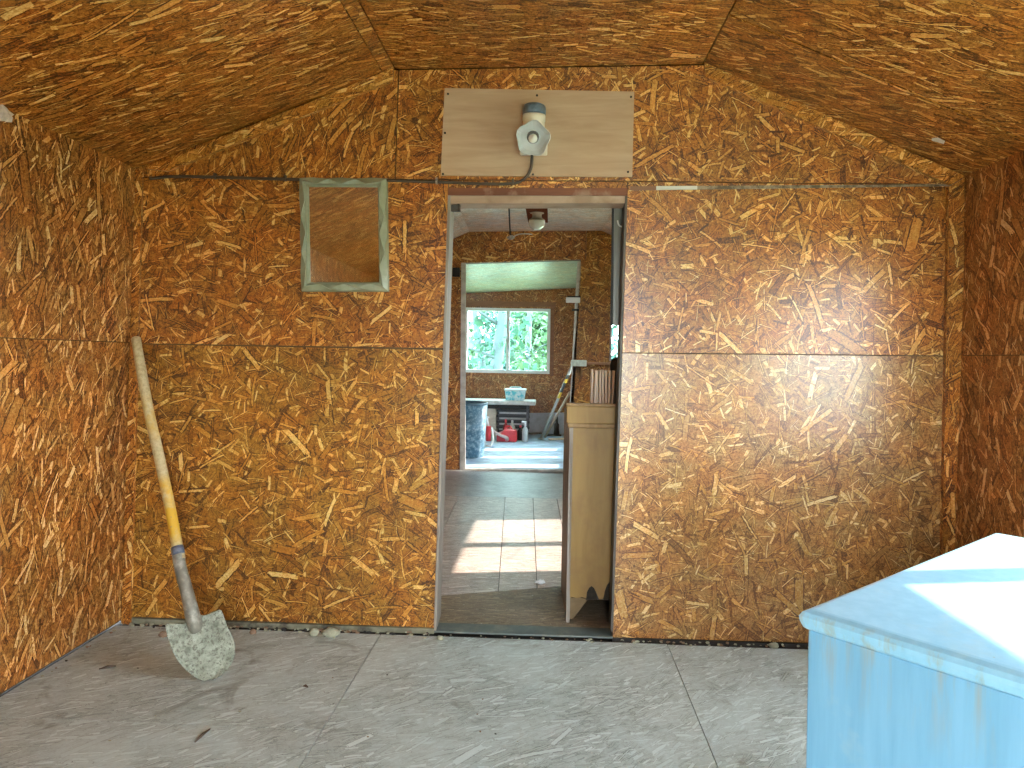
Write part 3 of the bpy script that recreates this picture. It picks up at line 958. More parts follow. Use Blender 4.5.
# ------------------------------------------------------------------ mirror in a carved green frame
mc = [P(300, 178, W1), P(388, 178.5, W1), P(389.5, 292, W1), P(302, 292, W1)]
mr = thing('wall_mirror', 'rectangular wall mirror in a faceted sage green frame', 'mirror', (mc[0] + mc[2]) / 2 + Vector((0, 0, -0.24)))
M['mirror'] = plain('mirror_glass', (0.80, 0.78, 0.76), 0.03, metal=1.0, var=0.02)
M['greenframe'] = plain('sage_frame', (0.26, 0.28, 0.185), 0.35, var=0.12, scale=20, dirt=(0.36, 0.38, 0.29), dirt_amt=0.6, spec=0.6)


def quad_pt(u, v, y):
    a = mc[0].lerp(mc[1], u); b = mc[3].lerp(mc[2], u)
    p = a.lerp(b, v); return Vector((p.x, y, p.z))


def ring(inset, y, n):
    """points round the frame at an inset (fraction of width), n per side; ins may be a callable"""
    out = []
    asp = 88 / 114.0
    for side in range(4):
        for i in range(n):
            f = i / n
            d = inset(side, i) if callable(inset) else inset
            du, dv = d, d * asp
            corners = [(du, dv), (1 - du, dv), (1 - du, 1 - dv), (du, 1 - dv)]
            c0, c1 = corners[side], corners[(side + 1) % 4]
            yy = y(side, i) if callable(y) else y
            out.append(quad_pt(c0[0] + (c1[0] - c0[0]) * f, c0[1] + (c1[1] - c0[1]) * f, yy))
    return out


nS = 6
yb0 = W1 - 0.002
rings = [ring(0.0, yb0, nS), ring(lambda s, i: 0.012 if i == 0 else (0.004 if i % 2 else 0.022), W1 - 0.018, nS),
         ring(lambda s, i: 0.055 if i == 0 else (0.085 if i % 2 else 0.030), lambda s, i: W1 - (0.036 if i % 2 else 0.031), nS),
         ring(0.080, W1 - 0.026, nS), ring(0.086, W1 - 0.016, nS)]
mb = MB()
for rr_ in rings:
    mb.v += rr_
N = 4 * nS
for k in range(len(rings) - 1):
    for i in range(N):
        j = (i + 1) % N
        a, b, c, d = k * N + i, k * N + j, (k + 1) * N + j, (k + 1) * N + i
        mb.face([a, b, c]); mb.face([a, c, d])
obj('frame', mb, M['greenframe'], mr)
rings = [ring(0.078, W1 - 0.024, 1), ring(0.088, W1 - 0.027, 1), ring(0.097, W1 - 0.020, 1), ring(0.101, W1 - 0.016, 1), ring(0.108, W1 - 0.014, 1), ring(0.110, W1 - 0.006, 1)]
mb = MB()
for rr_ in rings:
    mb.v += rr_
for k in range(len(rings) - 1):
    for i in range(4):
        j = (i + 1) % 4
        mb.face([k * 4 + i, k * 4 + j, (k + 1) * 4 + j, (k + 1) * 4 + i])
obj('inner_moulding', mb, M['greenframe'], mr)
mb = MB()
q = ring(0.100, W1 - 0.010, 1)
mb.prism(q, (0, 0.006, 0))
obj('glass', mb, M['mirror'], mr)

# ------------------------------------------------------------------ shovel
top_c = P(136, 338, W1 - 0.022)
tipc = PZ(207, 681, 0.0)
ax_ = (top_c - tipc).normalized()
vdir = (CAM - tipc).normalized()
nrm = (vdir - ax_ * vdir.dot(ax_)).normalized()
wdir = nrm.cross(ax_).normalized()
if wdir.x < 0:
    wdir = -wdir
sh = thing('shovel', 'round point shovel with worn yellow handle leaning in the left corner', 'shovel', tipc)


def SP(px, py):
    return PP(px, py, tipc, nrm)


mtl, t, b = new_mat('worn_yellow_handle')
tc = t.n('ShaderNodeTexCoord')
sp_ = t.n('ShaderNodeSeparateXYZ'); t.link(tc.outputs['Object'], sp_.inputs[0])
nz = t.noise(tc.outputs['Object'], 9.0, 4, 0.7)
nz2 = t.noise(tc.outputs['Object'], 70.0, 3, 0.7)
zz = sp_.outputs[2]
zy0, zy1 = SP(178, 553).z, SP(165, 480).z
zc0_, zc1_ = SP(153, 435).z, SP(147, 400).z
band = t.math('ADD', t.math('MULTIPLY', t.rng(zz, zy0 + 0.02, zy0 + 0.07), t.rng(zz, zy1 + 0.03, zy1 - 0.02)),
              t.math('MULTIPLY', t.rng(zz, zc0_ - 0.02, zc0_ + 0.03), t.rng(zz, zc1_ + 0.03, zc1_ - 0.03, 0, 0.8)))
band = t.math('MULTIPLY', band, t.rng(nz, 0.35, 0.55))
base = t.ramp(nz2, [(0.3, (0.38, 0.29, 0.14)), (0.6, (0.58, 0.48, 0.27))])
c = t.mix(band, base, (0.62, 0.36, 0.03, 1))
speck = t.rng(nz2, 0.62, 0.70, 0, 0.7)
c = t.mix(speck, c, (0.22, 0.19, 0.14, 1))
t.link(c, b.inputs['Base Color']); b.inputs['Roughness'].default_value = 0.6
soc_t = SP(178, 553)
off_h = nrm * 0.004
mb = MB()
hp = [SP(136, 339) + off_h, SP(147.5, 405) + off_h, SP(157, 447) + off_h, SP(168.5, 500) + off_h, SP(180, 560) + off_h]
mb.tube([hp[0] + (hp[0] - hp[1]).normalized() * 0.004] + spline(hp, 4), [0.013] + [0.0185] * 2 + [0.0195] * 15, 14)
obj('handle', mb, mtl, sh)
M['socket'] = plain('grimy_steel_socket', (0.24, 0.23, 0.19), 0.5, metal=0.4, var=0.3, scale=18, dirt=(0.48, 0.47, 0.40), dirt_amt=0.8)
mb = MB()
sk = spline([SP(177.5, 550) + off_h, SP(181, 570) + off_h, SP(187, 592) + off_h, SP(192, 613) + nrm * 0.003, SP(197, 633) - nrm * 0.032], 4)
mb.tube(sk, [0.0215, 0.0215, 0.021, 0.021, 0.021, 0.0215, 0.022, 0.022, 0.022, 0.0225, 0.023, 0.024, 0.025, 0.026, 0.026, 0.024, 0.020], 14)
obj('socket', mb, M['socket'], sh)
mb = MB(); mb.tube([SP(177, 547) + off_h, SP(178.6, 555) + off_h], 0.0224, 14)
obj('collar', mb, plain('blue_collar', (0.10, 0.12, 0.17), 0.5, var=0.4, dirt=(0.35, 0.34, 0.3), dirt_amt=0.6), sh)
# blade: outline read from the photo, dished
outl_l = [(164.5, 623), (165.5, 629), (168, 640), (172, 651), (178, 662), (186, 671), (196, 678.5), (205, 681.5)]
outl_r = [(221.5, 608.5), (224.5, 618), (228.5, 630), (234.5, 640), (236, 650), (234, 660), (228, 671), (213, 682)]
topl = [(164.5, 623), (176, 622.8), (184, 623.5), (190, 617), (198, 613), (204, 614.5), (213, 611), (221.5, 608.5)]
NR, NC = 8, 14
mb = MB()
grid = []
for i in range(NR):
    for j in range(NC + 1):
        f = j / NC
        l, r = outl_l[i], outl_r[i]
        px = l[0] + (r[0] - l[0]) * f; py = l[1] + (r[1] - l[1]) * f
        if i == 0:
            kf = f * (len(topl) - 1); ki = min(int(kf), len(topl) - 2); kk = kf - ki
            px = topl[ki][0] + (topl[ki + 1][0] - topl[ki][0]) * kk; py = topl[ki][1] + (topl[ki + 1][1] - topl[ki][1]) * kk
        p = SP(px, py)
        u = 2 * f - 1
        rowf = i / (NR - 1)
        dish = -0.030 * (1 - u * u) * (1 - 0.55 * rowf)
        # raised centre rib near the socket
        rib = 0.022 * math.exp(-(u / 0.16) ** 2) * max(0, 1 - rowf * 2.0)
        p = p + nrm * (dish + rib + 0.010 + random.uniform(-0.0012, 0.0012))
        if p.z < 0.004:
            p.z = 0.004
        grid.append(p)
mb.v = grid
for i in range(NR - 1):
    for j in range(NC):
        a = i * (NC + 1) + j
        mb.face([a, a + NC + 1, a + NC + 2, a + 1], 0, (0, 0), True)
mbl, t, b = new_mat('cement_caked_steel')
tc = t.n('ShaderNodeTexCoord')
n1 = t.noise(tc.outputs['Object'], 30.0, 5, 0.75)
n2 = t.noise(tc.outputs['Object'], 12.0, 4, 0.65)
n3 = t.noise(tc.outputs['Object'], 95.0, 3, 0.7)
c = t.ramp(n1, [(0.32, (0.15, 0.17, 0.13)), (0.48, (0.28, 0.305, 0.24)), (0.68, (0.42, 0.45, 0.37))])
c = t.mix(t.rng(n3, 0.52, 0.60, 0, 0.85), c, (0.13, 0.13, 0.10, 1))
c = t.mix(t.rng(n2, 0.66, 0.72, 0, 0.9), c, (0.06, 0.06, 0.05, 1))
t.link(c, b.inputs['Base Color']); b.inputs['Roughness'].default_value = 0.8
bp = t.n('ShaderNodeBump'); bp.inputs['Strength'].default_value = 0.7; bp.inputs['Distance'].default_value = 0.006
t.link(n1, bp.inputs['Height']); t.link(bp.outputs[0], b.inputs['Normal'])
obj('blade', mb, mbl, sh, solid=0.004, sub=1)

# ------------------------------------------------------------------ white-blue dresser in the right foreground
ZD = 0.76
dc, db, df = PZ(799, 608, ZD), PZ(993, 531, ZD), PZ(1024, 667, ZD)
e1_ = (db - dc); Ld = e1_.length; e1_.normalize()
e2_ = (Vector((e1_.y, -e1_.x, 0)) + 0.6 * (df - dc).normalized()).normalized()
depth_d = 0.47
ds = thing('dresser', 'pale blue painted dresser with worn overhanging top in the foreground', 'dresser', Vector((dc.x, dc.y, 0)) + e1_ * Ld / 2 + e2_ * depth_d / 2)


def DP(u, v, z):
    return Vector((dc.x, dc.y, 0)) + e1_ * u + e2_ * v + Vector((0, 0, z))


def dbox(mb, u0, u1, v0, v1, z0, z1):
    mb.hexa([DP(u0, v0, z0), DP(u0, v1, z0), DP(u1, v1, z0), DP(u1, v0, z0), DP(u0, v0, z1), DP(u0, v1, z1), DP(u1, v1, z1), DP(u1, v0, z1)])


mdr, t, b = new_mat('pale_blue_paint')
tc = t.n('ShaderNodeTexCoord')
mp = t.n('ShaderNodeMapping'); t.link(tc.outputs['Object'], mp.inputs[0]); mp.inputs['Scale'].default_value = (9, 9, 0.7)
br = t.noise(mp.outputs[0], 5.0, 4, 0.6)
c = t.ramp(br, [(0.3, (0.13, 0.31, 0.46)), (0.7, (0.17, 0.365, 0.53))])
st = t.noise(tc.outputs['Object'], 5.0, 5, 0.7)
c = t.mix(t.rng(st, 0.60, 0.72, 0, 0.35), c, (0.34, 0.42, 0.42, 1))
ch = t.noise(tc.outputs['Object'], 42.0, 3, 0.7)
c = t.mix(t.rng(ch, 0.73, 0.76, 0, 0.7), c, (0.24, 0.22, 0.16, 1))
sz = t.n('ShaderNodeSeparateXYZ'); t.link(tc.outputs['Object'], sz.inputs[0])
mp2 = t.n('ShaderNodeMapping'); t.link(tc.outputs['Object'], mp2.inputs[0]); mp2.inputs['Scale'].default_value = (30, 30, 3)
stk = t.noise(mp2.outputs[0], 1.0, 4, 0.7)
zm = t.math('MULTIPLY', t.rng(sz.outputs[2], ZD - 0.16, ZD - 0.03), t.rng(sz.outputs[2], ZD - 0.001, ZD - 0.008))
c = t.mix(t.math('MULTIPLY', t.rng(stk, 0.52, 0.66, 0, 0.6), zm), c, (0.30, 0.25, 0.12, 1))
t.link(c, b.inputs['Base Color']); b.inputs['Roughness'].default_value = 0.32
ov = 0.010
mb = MB(); dbox(mb, ov, Ld - ov, ov, depth_d - ov, 0.07, ZD - 0.034)
obj('carcass', mb, mdr, ds, bevel=0.003)
mb = MB(); dbox(mb, 0.05, Ld - 0.05, 0.05, depth_d - 0.04, 0.0, 0.07)
obj('plinth', mb, mdr, ds)
mb = MB()
# ogee-edged top
prof = [(ov, ZD - 0.034), (0.005, ZD - 0.030), (0.001, ZD - 0.020), (0.0, ZD - 0.012), (0.004, ZD - 0.005), (0.012, ZD - 0.001), (0.018, ZD)]
rings_ = []
for (ins, z) in prof:
    rings_.append([DP(ins, ins, z), DP(ins, depth_d - ins, z), DP(Ld - ins, depth_d - ins, z), DP(Ld - ins, ins, z)])
for r_ in rings_:
    mb.v += r_
for k in range(len(rings_) - 1):
    for i in range(4):
        j = (i + 1) % 4
        mb.face([k * 4 + i, k * 4 + j, k * 4 + 4 + j, k * 4 + 4 + i])
mb.face([3, 2, 1, 0]); e = (len(rings_) - 1) * 4; mb.face([e, e + 1, e + 2, e + 3])
mtop = mdr.copy(); mtop.name = 'pale_blue_paint_lit_top'  # lighter copy for the top: sunlit brightness put into the paint colour
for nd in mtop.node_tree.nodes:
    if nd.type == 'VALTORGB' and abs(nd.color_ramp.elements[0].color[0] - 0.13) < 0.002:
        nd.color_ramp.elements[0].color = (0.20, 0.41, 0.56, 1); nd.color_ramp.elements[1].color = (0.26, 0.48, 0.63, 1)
obj('top', mb, mtop, ds)
for i in range(3):
    mb = MB(); z0 = 0.10 + i * 0.205
    dbox(mb, 0.06, Ld - 0.06, depth_d - ov, depth_d - ov + 0.016, z0, z0 + 0.19)
    d_ = obj('drawer', mb, mdr, ds, bevel=0.004)
    for u in (0.25, Ld - 0.25):
        mb = MB(); mb.lathe([(0.007, 0), (0.007, 0.012), (0.016, 0.018), (0.014, 0.028), (0, 0.030)], DP(u, depth_d - ov + 0.016, z0 + 0.095), e2_, 14)
        obj('knob', mb, mdr, d_)

# ------------------------------------------------------------------ cabinet just beyond the doorway
yK = 2.965
kb0 = P(569, 621, yK)
kx0 = P(568.5, 520, yK).x
kx1 = kx0 + 0.62
zT = P(590, 424, yK).z
kb = thing('base_cabinet', 'tan wooden base cabinet with rotted bottom edge inside the doorway', 'cabinet', (kx0 + 0.31, yK + 0.25, ZF2))
M['tan'] = wood('tan_cabinet_wood', (0.225, 0.128, 0.028), (0.29, 0.172, 0.045), (4, 4, 0.5), 0.5, stain=(0.20, 0.105, 0.03), stain_amt=0.5)
M['brownwood'] = wood('dull_brown_wood', (0.20, 0.115, 0.045), (0.32, 0.20, 0.09), (4, 4, 0.5), 0.6)
M['rot_shade'] = plain('rotten_wood_and_shade', (0.02, 0.015, 0.009), 0.9, var=0.5, scale=60)
M['black'] = plain('soft_black', (0.012, 0.012, 0.012), 0.6, var=0.2)
# end panel with ragged rotten bottom
pl_ = [(569.3, 428), (611, 428), (615, 428)]
bot = [(615, 598), (608, 596), (606, 588), (603, 599), (599, 599.5), (596, 592), (595, 600), (593.5, 590), (591, 589), (588.5, 592), (588, 599), (582, 597), (577, 598), (572, 597), (569.6, 598)]
mb = MB()
po = [P(x, y, yK) for x, y in [(569.2, 428), (616, 428)]] + [P(x, y, yK) for x, y in bot]
po[1].x = kx1; po[2].x = kx1
mb.prism(po, (0, 0.012, 0))
obj('end_panel', mb, M['tan'], kb)
mb = MB()
for q in ([(569.6, 598), (580, 597.5), (588, 599), (573, 619), (569.8, 619)],):
    mb.prism([P(x, y, yK + 0.006) for x, y in q], (0, 0.012, 0))
obj('corner_gusset', mb, wood('dark_gusset', (0.12, 0.08, 0.035), (0.19, 0.125, 0.06), (4, 4, 4), 0.7), kb)
for q in ([(586, 600), (587, 592), (589, 588), (591.5, 586), (594, 588), (596, 592), (597.5, 600)], [(603.5, 600), (604.5, 592), (607, 585), (609.5, 582), (612, 586), (612, 600)]):
    mb = MB(); mb.prism([P(x, y, yK - 0.001) for x, y in q], (0, 0.0035, 0))
    o = obj('rotted_patch', mb, M['rot_shade'], kb); o['label'] = 'blackened rotten patch at the bottom edge'
mb = MB()
a = P(588, 598.5, yK + 0.004); c_ = P(608, 600.5, yK + 0.004)
mb.box(a.x - 0.01, kx1, yK + 0.014, yK + 0.03, c_.z, a.z + 0.02)
obj('bottom_rail', mb, M['black'], kb)
mb = MB()
q0 = P(567, 406, yK - 0.02); q1 = P(567, 424, yK - 0.02)
mb.box(q0.x - 0.001, kx1, yK - 0.02, yK + 0.012, q1.z + 0.004, q0.z)
obj('top_rail', mb, M['tan'], kb, bevel=0.003)
mb = MB(); mb.box(q0.x - 0.003, kx1, yK - 0.024, yK + 0.014, q0.z, q0.z + 0.012)
obj('cap', mb, M['brownwood'], kb, bevel=0.002)
mb = MB(); mb.box(q0.x + 0.004, kx1, yK - 0.014, yK + 0.01, q1.z - 0.016, q1.z + 0.004)
obj('moulding', mb, M['brownwood'], kb, bevel=0.004)
# left side face, greyed; turned a touch
f0 = P(561, 584, 3.46)
sd_t = P(562, 408, 3.46).z
mb = MB()
xa, xb = kx0 - 0.003, f0.x + 0.0
mb.hexa([Vector((xa, yK + 0.0, ZF2)), Vector((xa + 0.016, yK, ZF2)), Vector((xb + 0.016, 3.46, ZF2)), Vector((xb, 3.46, ZF2)),
         Vector((xa, yK, sd_t)), Vector((xa + 0.016, yK, sd_t)), Vector((xb + 0.016, 3.46, sd_t)), Vector((xb, 3.46, sd_t))])
obj('side_panel', mb, M['greywood'], kb)
mb = MB(); mb.box(kx1 - 0.016, kx1, yK + 0.013, 3.46, ZF2, sd_t)
obj('side_panel', mb, M['tan'], kb)
mb = MB(); mb.hexa([Vector((xa + 0.016, yK + 0.013, sd_t - 0.02)), Vector((kx1 - 0.017, yK + 0.013, sd_t - 0.02)), Vector((kx1 - 0.017, 3.45, sd_t - 0.02)), Vector((xb + 0.017, 3.45, sd_t - 0.02)),
                    Vector((xa + 0.016, yK + 0.013, sd_t)), Vector((kx1 - 0.017, yK + 0.013, sd_t)), Vector((kx1 - 0.017, 3.45, sd_t)), Vector((xb + 0.017, 3.45, sd_t))])
obj('top_board', mb, M['brownwood'], kb)
for i in range(2):
    w_ = (kx1 - xa - 0.03) / 2
    mb = MB(); mb.box(xa + 0.0 + i * w_ + 0.015, xa + (i + 1) * w_ + 0.010, 3.46, 3.478, 0.14, sd_t - 0.03)
    d_ = obj('door', mb, M['tan'], kb, bevel=0.003)
    mb = MB(); mb.lathe([(0.006, 0), (0.006, 0.012), (0.014, 0.018), (0.012, 0.028), (0, 0.030)], (xa + 0.3 + (i - 0.5) * 0.08, 3.478, sd_t - 0.12), (0, 1, 0), 12)
    obj('knob', mb, M['brownwood'], d_)

mb = MB(); mb.box(xb + 0.02, kx1 - 0.017, 3.40, 3.415, ZF2, 0.14)
obj('cavity_blocker', mb, M['rot_shade'], kb)  # added to keep light out of the cavity; black paints its shade
# slats standing on the cabinet top
M['slat'] = wood('pale_slat', (0.58, 0.46, 0.35), (0.80, 0.69, 0.56), (6, 6, 0.6), 0.6)
yS = 3.22
ztop_c = sd_t
s0 = P(592, 369, yS); s1 = P(612, 369, yS)
nsl = 8
for i in range(nsl):
    f = i / (nsl - 1)
    x = s0.x + (s1.x - s0.x) * f
    r = thing('wood_offcut', 'thin pale wooden slat standing upright in the row on the cabinet', 'wood offcut', (x, yS, ztop_c), 'slats standing on the cabinet')
    h_ = s0.z - ztop_c + random.uniform(-0.006, 0.004)
    mb = MB(); ln = random.uniform(-0.004, 0.010)
    mb.hexa([Vector((x - 0.0045, yS - 0.02, ztop_c)), Vector((x + 0.0045, yS - 0.02, ztop_c)), Vector((x + 0.0045, yS + 0.05, ztop_c)), Vector((x - 0.0045, yS + 0.05, ztop_c)),
             Vector((x - 0.0045 + ln, yS - 0.02, ztop_c + h_)), Vector((x + 0.0045 + ln, yS - 0.02, ztop_c + h_)), Vector((x + 0.0045 + ln, yS + 0.05, ztop_c + h_)), Vector((x - 0.0045 + ln, yS + 0.05, ztop_c + h_))])
    obj('board', mb, M['slat'], r, bevel=0.001)

# black roll at the jamb
rp = P(616.3, 398, 3.30)
mb = MB(); mb.lathe([(0.030, 0), (0.034, 0.01), (0.024, 0.03), (0.020, 0.05), (0.022, 0.09), (0.030, 0.11), (0.034, 0.15), (0.034, 0.22), (0.028, 0.25), (0.012, 0.262), (0, 0.264)], (rp.x, 3.30, sd_t), (0, 0, 1), 18)
tag(obj('black_roll', mb, M['black'], loc=(rp.x, 3.30, sd_t)), 'small black roll standing on the cabinet against the door jamb', 'roll')

# grey board with hook behind the right jamb
gt = P(614.5, 197, 2.945); gb = P(627.5, 325, 2.945)
gb_l = P(613.0, 325, 2.945)
gl = thing('hanging_board', 'narrow grey board hung behind the right side of the doorway', 'board', (gt.x + 0.03, 2.95, gb.z))
mb = MB()
q = [gt, Vector((gt.x + 0.075, 2.945, gt.z)), Vector((gb_l.x + 0.075, 2.945, gb_l.z)), gb_l]
mb.prism(q, (0, 0.02, 0))
obj('face_board', mb, wood('grey_green_board', (0.14, 0.135, 0.115), (0.22, 0.22, 0.185), (8, 8, 0.5), 0.35), gl)
mb = MB(); mb.prism([gt + Vector((-0.009, 0.006, 0)), gt + Vector((-0.0005, 0.006, 0)), gb_l + Vector((-0.0005, 0.006, 0)), gb_l + Vector((-0.009, 0.006, 0))], (0, 0.02, 0))
obj('edge_strip', mb, M['black'], gl)
hk = thing('coat_hook', 'small white hook on the grey board at the doorway', 'hook', P(621.5, 221, 2.94))
yy = 2.938
mb = MB(); mb.tube(spline([P(626, 217, yy), P(625.8, 221, yy - 0.01), P(624, 225.5, yy - 0.014), P(621, 226.5, yy - 0.016), P(618.6, 224.5, yy - 0.016), P(617.6, 220.5, yy - 0.014)], 5), 0.0033, 8)
M['white'] = plain('white_enamel', (0.68, 0.68, 0.66), 0.3, var=0.05)
obj('hook_wire', mb, M['white'], hk)
mb = MB(); a = P(626, 217, 2.94); mb.box(a.x - 0.007, a.x + 0.007, 2.932, 2.945, a.z - 0.008, a.z + 0.014)
obj('mount', mb, M['white'], hk)
# hinge leaf on the left jamb
hg = P(457, 208, W1 + 0.03)
mb = MB(); mb.box(DL + 0.010 + 0.0137 * hg.z, hg.x + 0.014, W1 + 0.022, W1 + 0.045, hg.z - 0.014, hg.z + 0.012); mb.tube([(hg.x + 0.008, W1 + 0.018, hg.z - 0.016), (hg.x + 0.008, W1 + 0.018, hg.z + 0.014)], 0.005, 8)
tag(obj('latch_block', mb, plain('dark_metal', (0.08, 0.07, 0.06), 0.45, metal=0.6), loc=tuple(hg)), 'dark metal latch block at the top left of the doorway', 'latch')

# ------------------------------------------------------------------ things in the middle room
yl = 5.75
zcl = FL[1] + (fl2[1] - FL[1]) * (yl - W1B) / (D2B - W1B)
zc_ = min(zcl, FR[1] + (fr2[1] - FR[1]) * (yl - W1B) / (D2B - W1B))
lx = P(537, 215, yl).x
cl = thing('ceiling_light', 'jar globe ceiling light on a brown board beyond the doorway', 'lamp', (lx, yl, zc_))
mb = MB()
yq0, yq1 = 5.25, 6.20
def zceil(y):
    f = (y - W1B) / (D2B - W1B)
    return min(FL[1] + (fl2[1] - FL[1]) * f, FR[1] + (fr2[1] - FR[1]) * f)
mb.hexa([Vector((lx - 0.09, yq0, zceil(yq0) - 0.02)), Vector((lx + 0.09, yq0, zceil(yq0) - 0.02)), Vector((lx + 0.09, yq1, zceil(yq1) - 0.02)), Vector((lx - 0.09, yq1, zceil(yq1) - 0.02)),
         Vector((lx - 0.09, yq0, zceil(yq0) + 0.006)), Vector((lx + 0.09, yq0, zceil(yq0) + 0.006)), Vector((lx + 0.09, yq1, zceil(yq1) + 0.006)), Vector((lx - 0.09, yq1, zceil(yq1) + 0.006))])
obj('mounting_board', mb, wood('red_brown_board', (0.10, 0.022, 0.010), (0.17, 0.045, 0.02), (1, 5, 1), 0.9, spec=0.05), cl)
zb_ = P(537, 221, yl).z + 0.080
mb = MB(); mb.lathe([(0.05, zceil(yl) - 0.021 - zb_), (0.052, -0.004), (0.060, -0.004), (0.062, -0.012), (0.045, -0.018), (0.038, -0.03), (0.040, -0.05), (0.046, -0.055), (0.046, -0.075), (0.030, -0.078)], (lx, yl, zb_), (0, 0, 1), 24)
obj('socket', mb, plain('aged_porcelain', (0.42, 0.33, 0.26), 0.4, var=0.2), cl)
mb = MB(); mb.lathe([(0.048, -0.060), (0.068, -0.072), (0.070, -0.080), (0.050, -0.082)], (lx, yl, zb_), (0, 0, 1), 24)
obj('gallery_ring', mb, plain('dull_brass', (0.30, 0.24, 0.16), 0.35, metal=0.7), cl)
gz = P(537, 226.5, yl).z
mb = MB(); mb.lathe([(0.069, 0), (0.070, -0.012), (0.066, -0.035), (0.054, -0.056), (0.034, -0.070), (0.028, -0.078), (0, -0.080)], (lx, yl, zb_ - 0.080), (0, 0, 1), 24)
mg, t, b = new_mat('cloudy_globe_glass')
b.inputs['Base Color'].default_value = (0.72, 0.73, 0.70, 1); b.inputs['Roughness'].default_value = 0.12
b.inputs['Transmission Weight'].default_value = 0.35
tc = t.n('ShaderNodeTexCoord'); f = t.noise(tc.outputs['Object'], 12, 3)
t.link(t.ramp(f, [(0.3, (0.58, 0.58, 0.54)), (0.7, (0.78, 0.78, 0.75))]), b.inputs['Base Color'])
obj('globe', mb, mg, cl)
yw = 5.42
ct = P(508.6, 203, yw); ct.z = zceil(yw) - 0.001
ce = P(510.3, 235, yw)
mb = MB(); mb.tube([Vector((ct.x, yw, ct.z)), ct.lerp(ce, 0.5), ce], 0.0065, 8)
obj('cord', mb, M['black'], cl)
mb = MB(); mb.blob(P(511, 237.5, yw), 0.030, 0.016, 0.018, jit=0.2)
obj('plug', mb, plain('grey_plug', (0.30, 0.29, 0.28), 0.4, var=0.5, scale=60), cl)
mb = MB(); mb.tube(spline([P(513, 237, yw), P(518, 234.5, yw), P(525, 233.8, yw + 0.03), P(532, 234.3, yl - 0.06)], 5), 0.005, 8)
obj('lead', mb, plain('grey_lead', (0.40, 0.37, 0.34), 0.45), cl)

# black box beside the second opening
a = P(453, 268, D2); b_ = P(460, 277, D2)
mb = MB(); mb.box(a.x, b_.x, D2 - 0.05, D2 - 0.0005, b_.z, a.z)
tag(obj('wall_box', mb, M['black'], loc=tuple((a + b_) / 2), bevel=0.006), 'small black box on the board wall left of the inner doorway', 'box')

# latch on the second opening's right post
lp = P(573, 300, D2 - 0.01)
lk = thing('door_latch', 'white latch bracket on the post of the inner doorway', 'latch', lp)
mb = MB(); a = P(566, 297.5, D2 - 0.01); b_ = P(580, 303, D2 - 0.01)
mb.box(a.x, b_.x, D2 - 0.035, D2 - 0.001, b_.z, a.z)
obj('bracket', mb, M['whiteframe'], lk, bevel=0.004)
mb = MB(); a2 = P(567, 297, D2 - 0.01); mb.box(a.x + 0.01, b_.x + 0.004, D2 - 0.037, D2 - 0.001, a.z, a.z + 0.014)
obj('strike', mb, M['black'], lk)
mb = MB(); a2 = P(572, 309, D2 - 0.01); b2 = P(579, 311, D2 - 0.01); mb.box(a2.x, b2.x, D2 - 0.03, D2 - 0.001, b2.z, a2.z)
obj('lower_bolt', mb, M['black'], lk)

# shelf on the partition under the small window, with a pale box on its end
a = P(587, 361, D2 - 0.16); b_ = P(640, 365.5, D2 - 0.16)
sf = thing('wall_shelf', 'short brown shelf on the inner partition above the slats', 'shelf', ((a.x + b_.x) / 2, D2 - 0.1, b_.z))
a0_ = P(571, 361, D2 - 0.16)
mb = MB(); mb.box(a0_.x, b_.x, D2 - 0.18, D2 - 0.001, b_.z, a.z - 0.012)
obj('shelf_board', mb, wood('shelf_brown', (0.24, 0.115, 0.05), (0.36, 0.19, 0.09), (1, 4, 4), 0.5), sf)
for x in (a0_.x + 0.10, b_.x - 0.08):
    mb = MB(); mb.prism([(x, D2 - 0.001, b_.z), (x, D2 - 0.15, b_.z), (x, D2 - 0.001, b_.z - 0.12)], (0.018, 0, 0))
    obj('bracket', mb, M['brownwood'], sf)
p0 = P(571, 361, D2 - 0.2); p1 = P(586.5, 366.5, D2 - 0.2)
zsf = a.z - 0.012
mb = MB(); mb.box(p0.x, p1.x, D2 - 0.205, D2 - 0.182, p1.z, zsf + 0.02)
o = obj('end_strip', mb, plain('pale_green_card', (0.50, 0.58, 0.50), 0.5, var=0.25, scale=30), sf, bevel=0.002); o['label'] = 'pale green strip across the left end'

# white crumb of paper on the floor
pp = PZ(541, 583, ZF2)
mb = MB(); mb.blob(pp + Vector((0, 0, 0.006)), 0.028, 0.018, 0.009, jit=0.35, flat=True)
tag(obj('paper_scrap', mb, plain('white_paper', (0.66, 0.68, 0.70), 0.6), loc=tuple(pp)), 'crumpled white paper scrap on the floor beyond the doorway', 'paper')

# ------------------------------------------------------------------ far room clutter
# blue drum
dy = 7.60
d0 = PZ(487, 462, ZF3)
dx1 = P(487.5, 430, dy).x
rD = 0.215
dxc = dx1 - rD
dz1 = P(475, 402, dy).z
dm = thing('plastic_drum', 'open blue plastic drum smeared white beside the inner doorway', 'drum', (dxc, dy, ZF3))
hD = dz1 - ZF3
mdm = plain('smeared_blue_plastic', (0.045, 0.12, 0.18), 0.4, var=0.35, scale=6, dirt=(0.34, 0.45, 0.50), dirt_amt=0.75, dirt_scale=26, dirt_at=(0.46, 0.66))
mb = MB(); mb.lathe([(rD * 0.80, 0), (rD * 0.84, 0.015), (rD * 0.90, hD * 0.45), (rD * 0.915, hD * 0.46), (rD * 0.91, hD * 0.49), (rD * 0.97, hD * 0.97), (rD * 0.94, hD * 0.97), (rD * 0.84, 0.03), (0.0, 0.03)], (dxc, dy, ZF3), (0, 0, 1), 36)
obj('body', mb, mdm, dm)
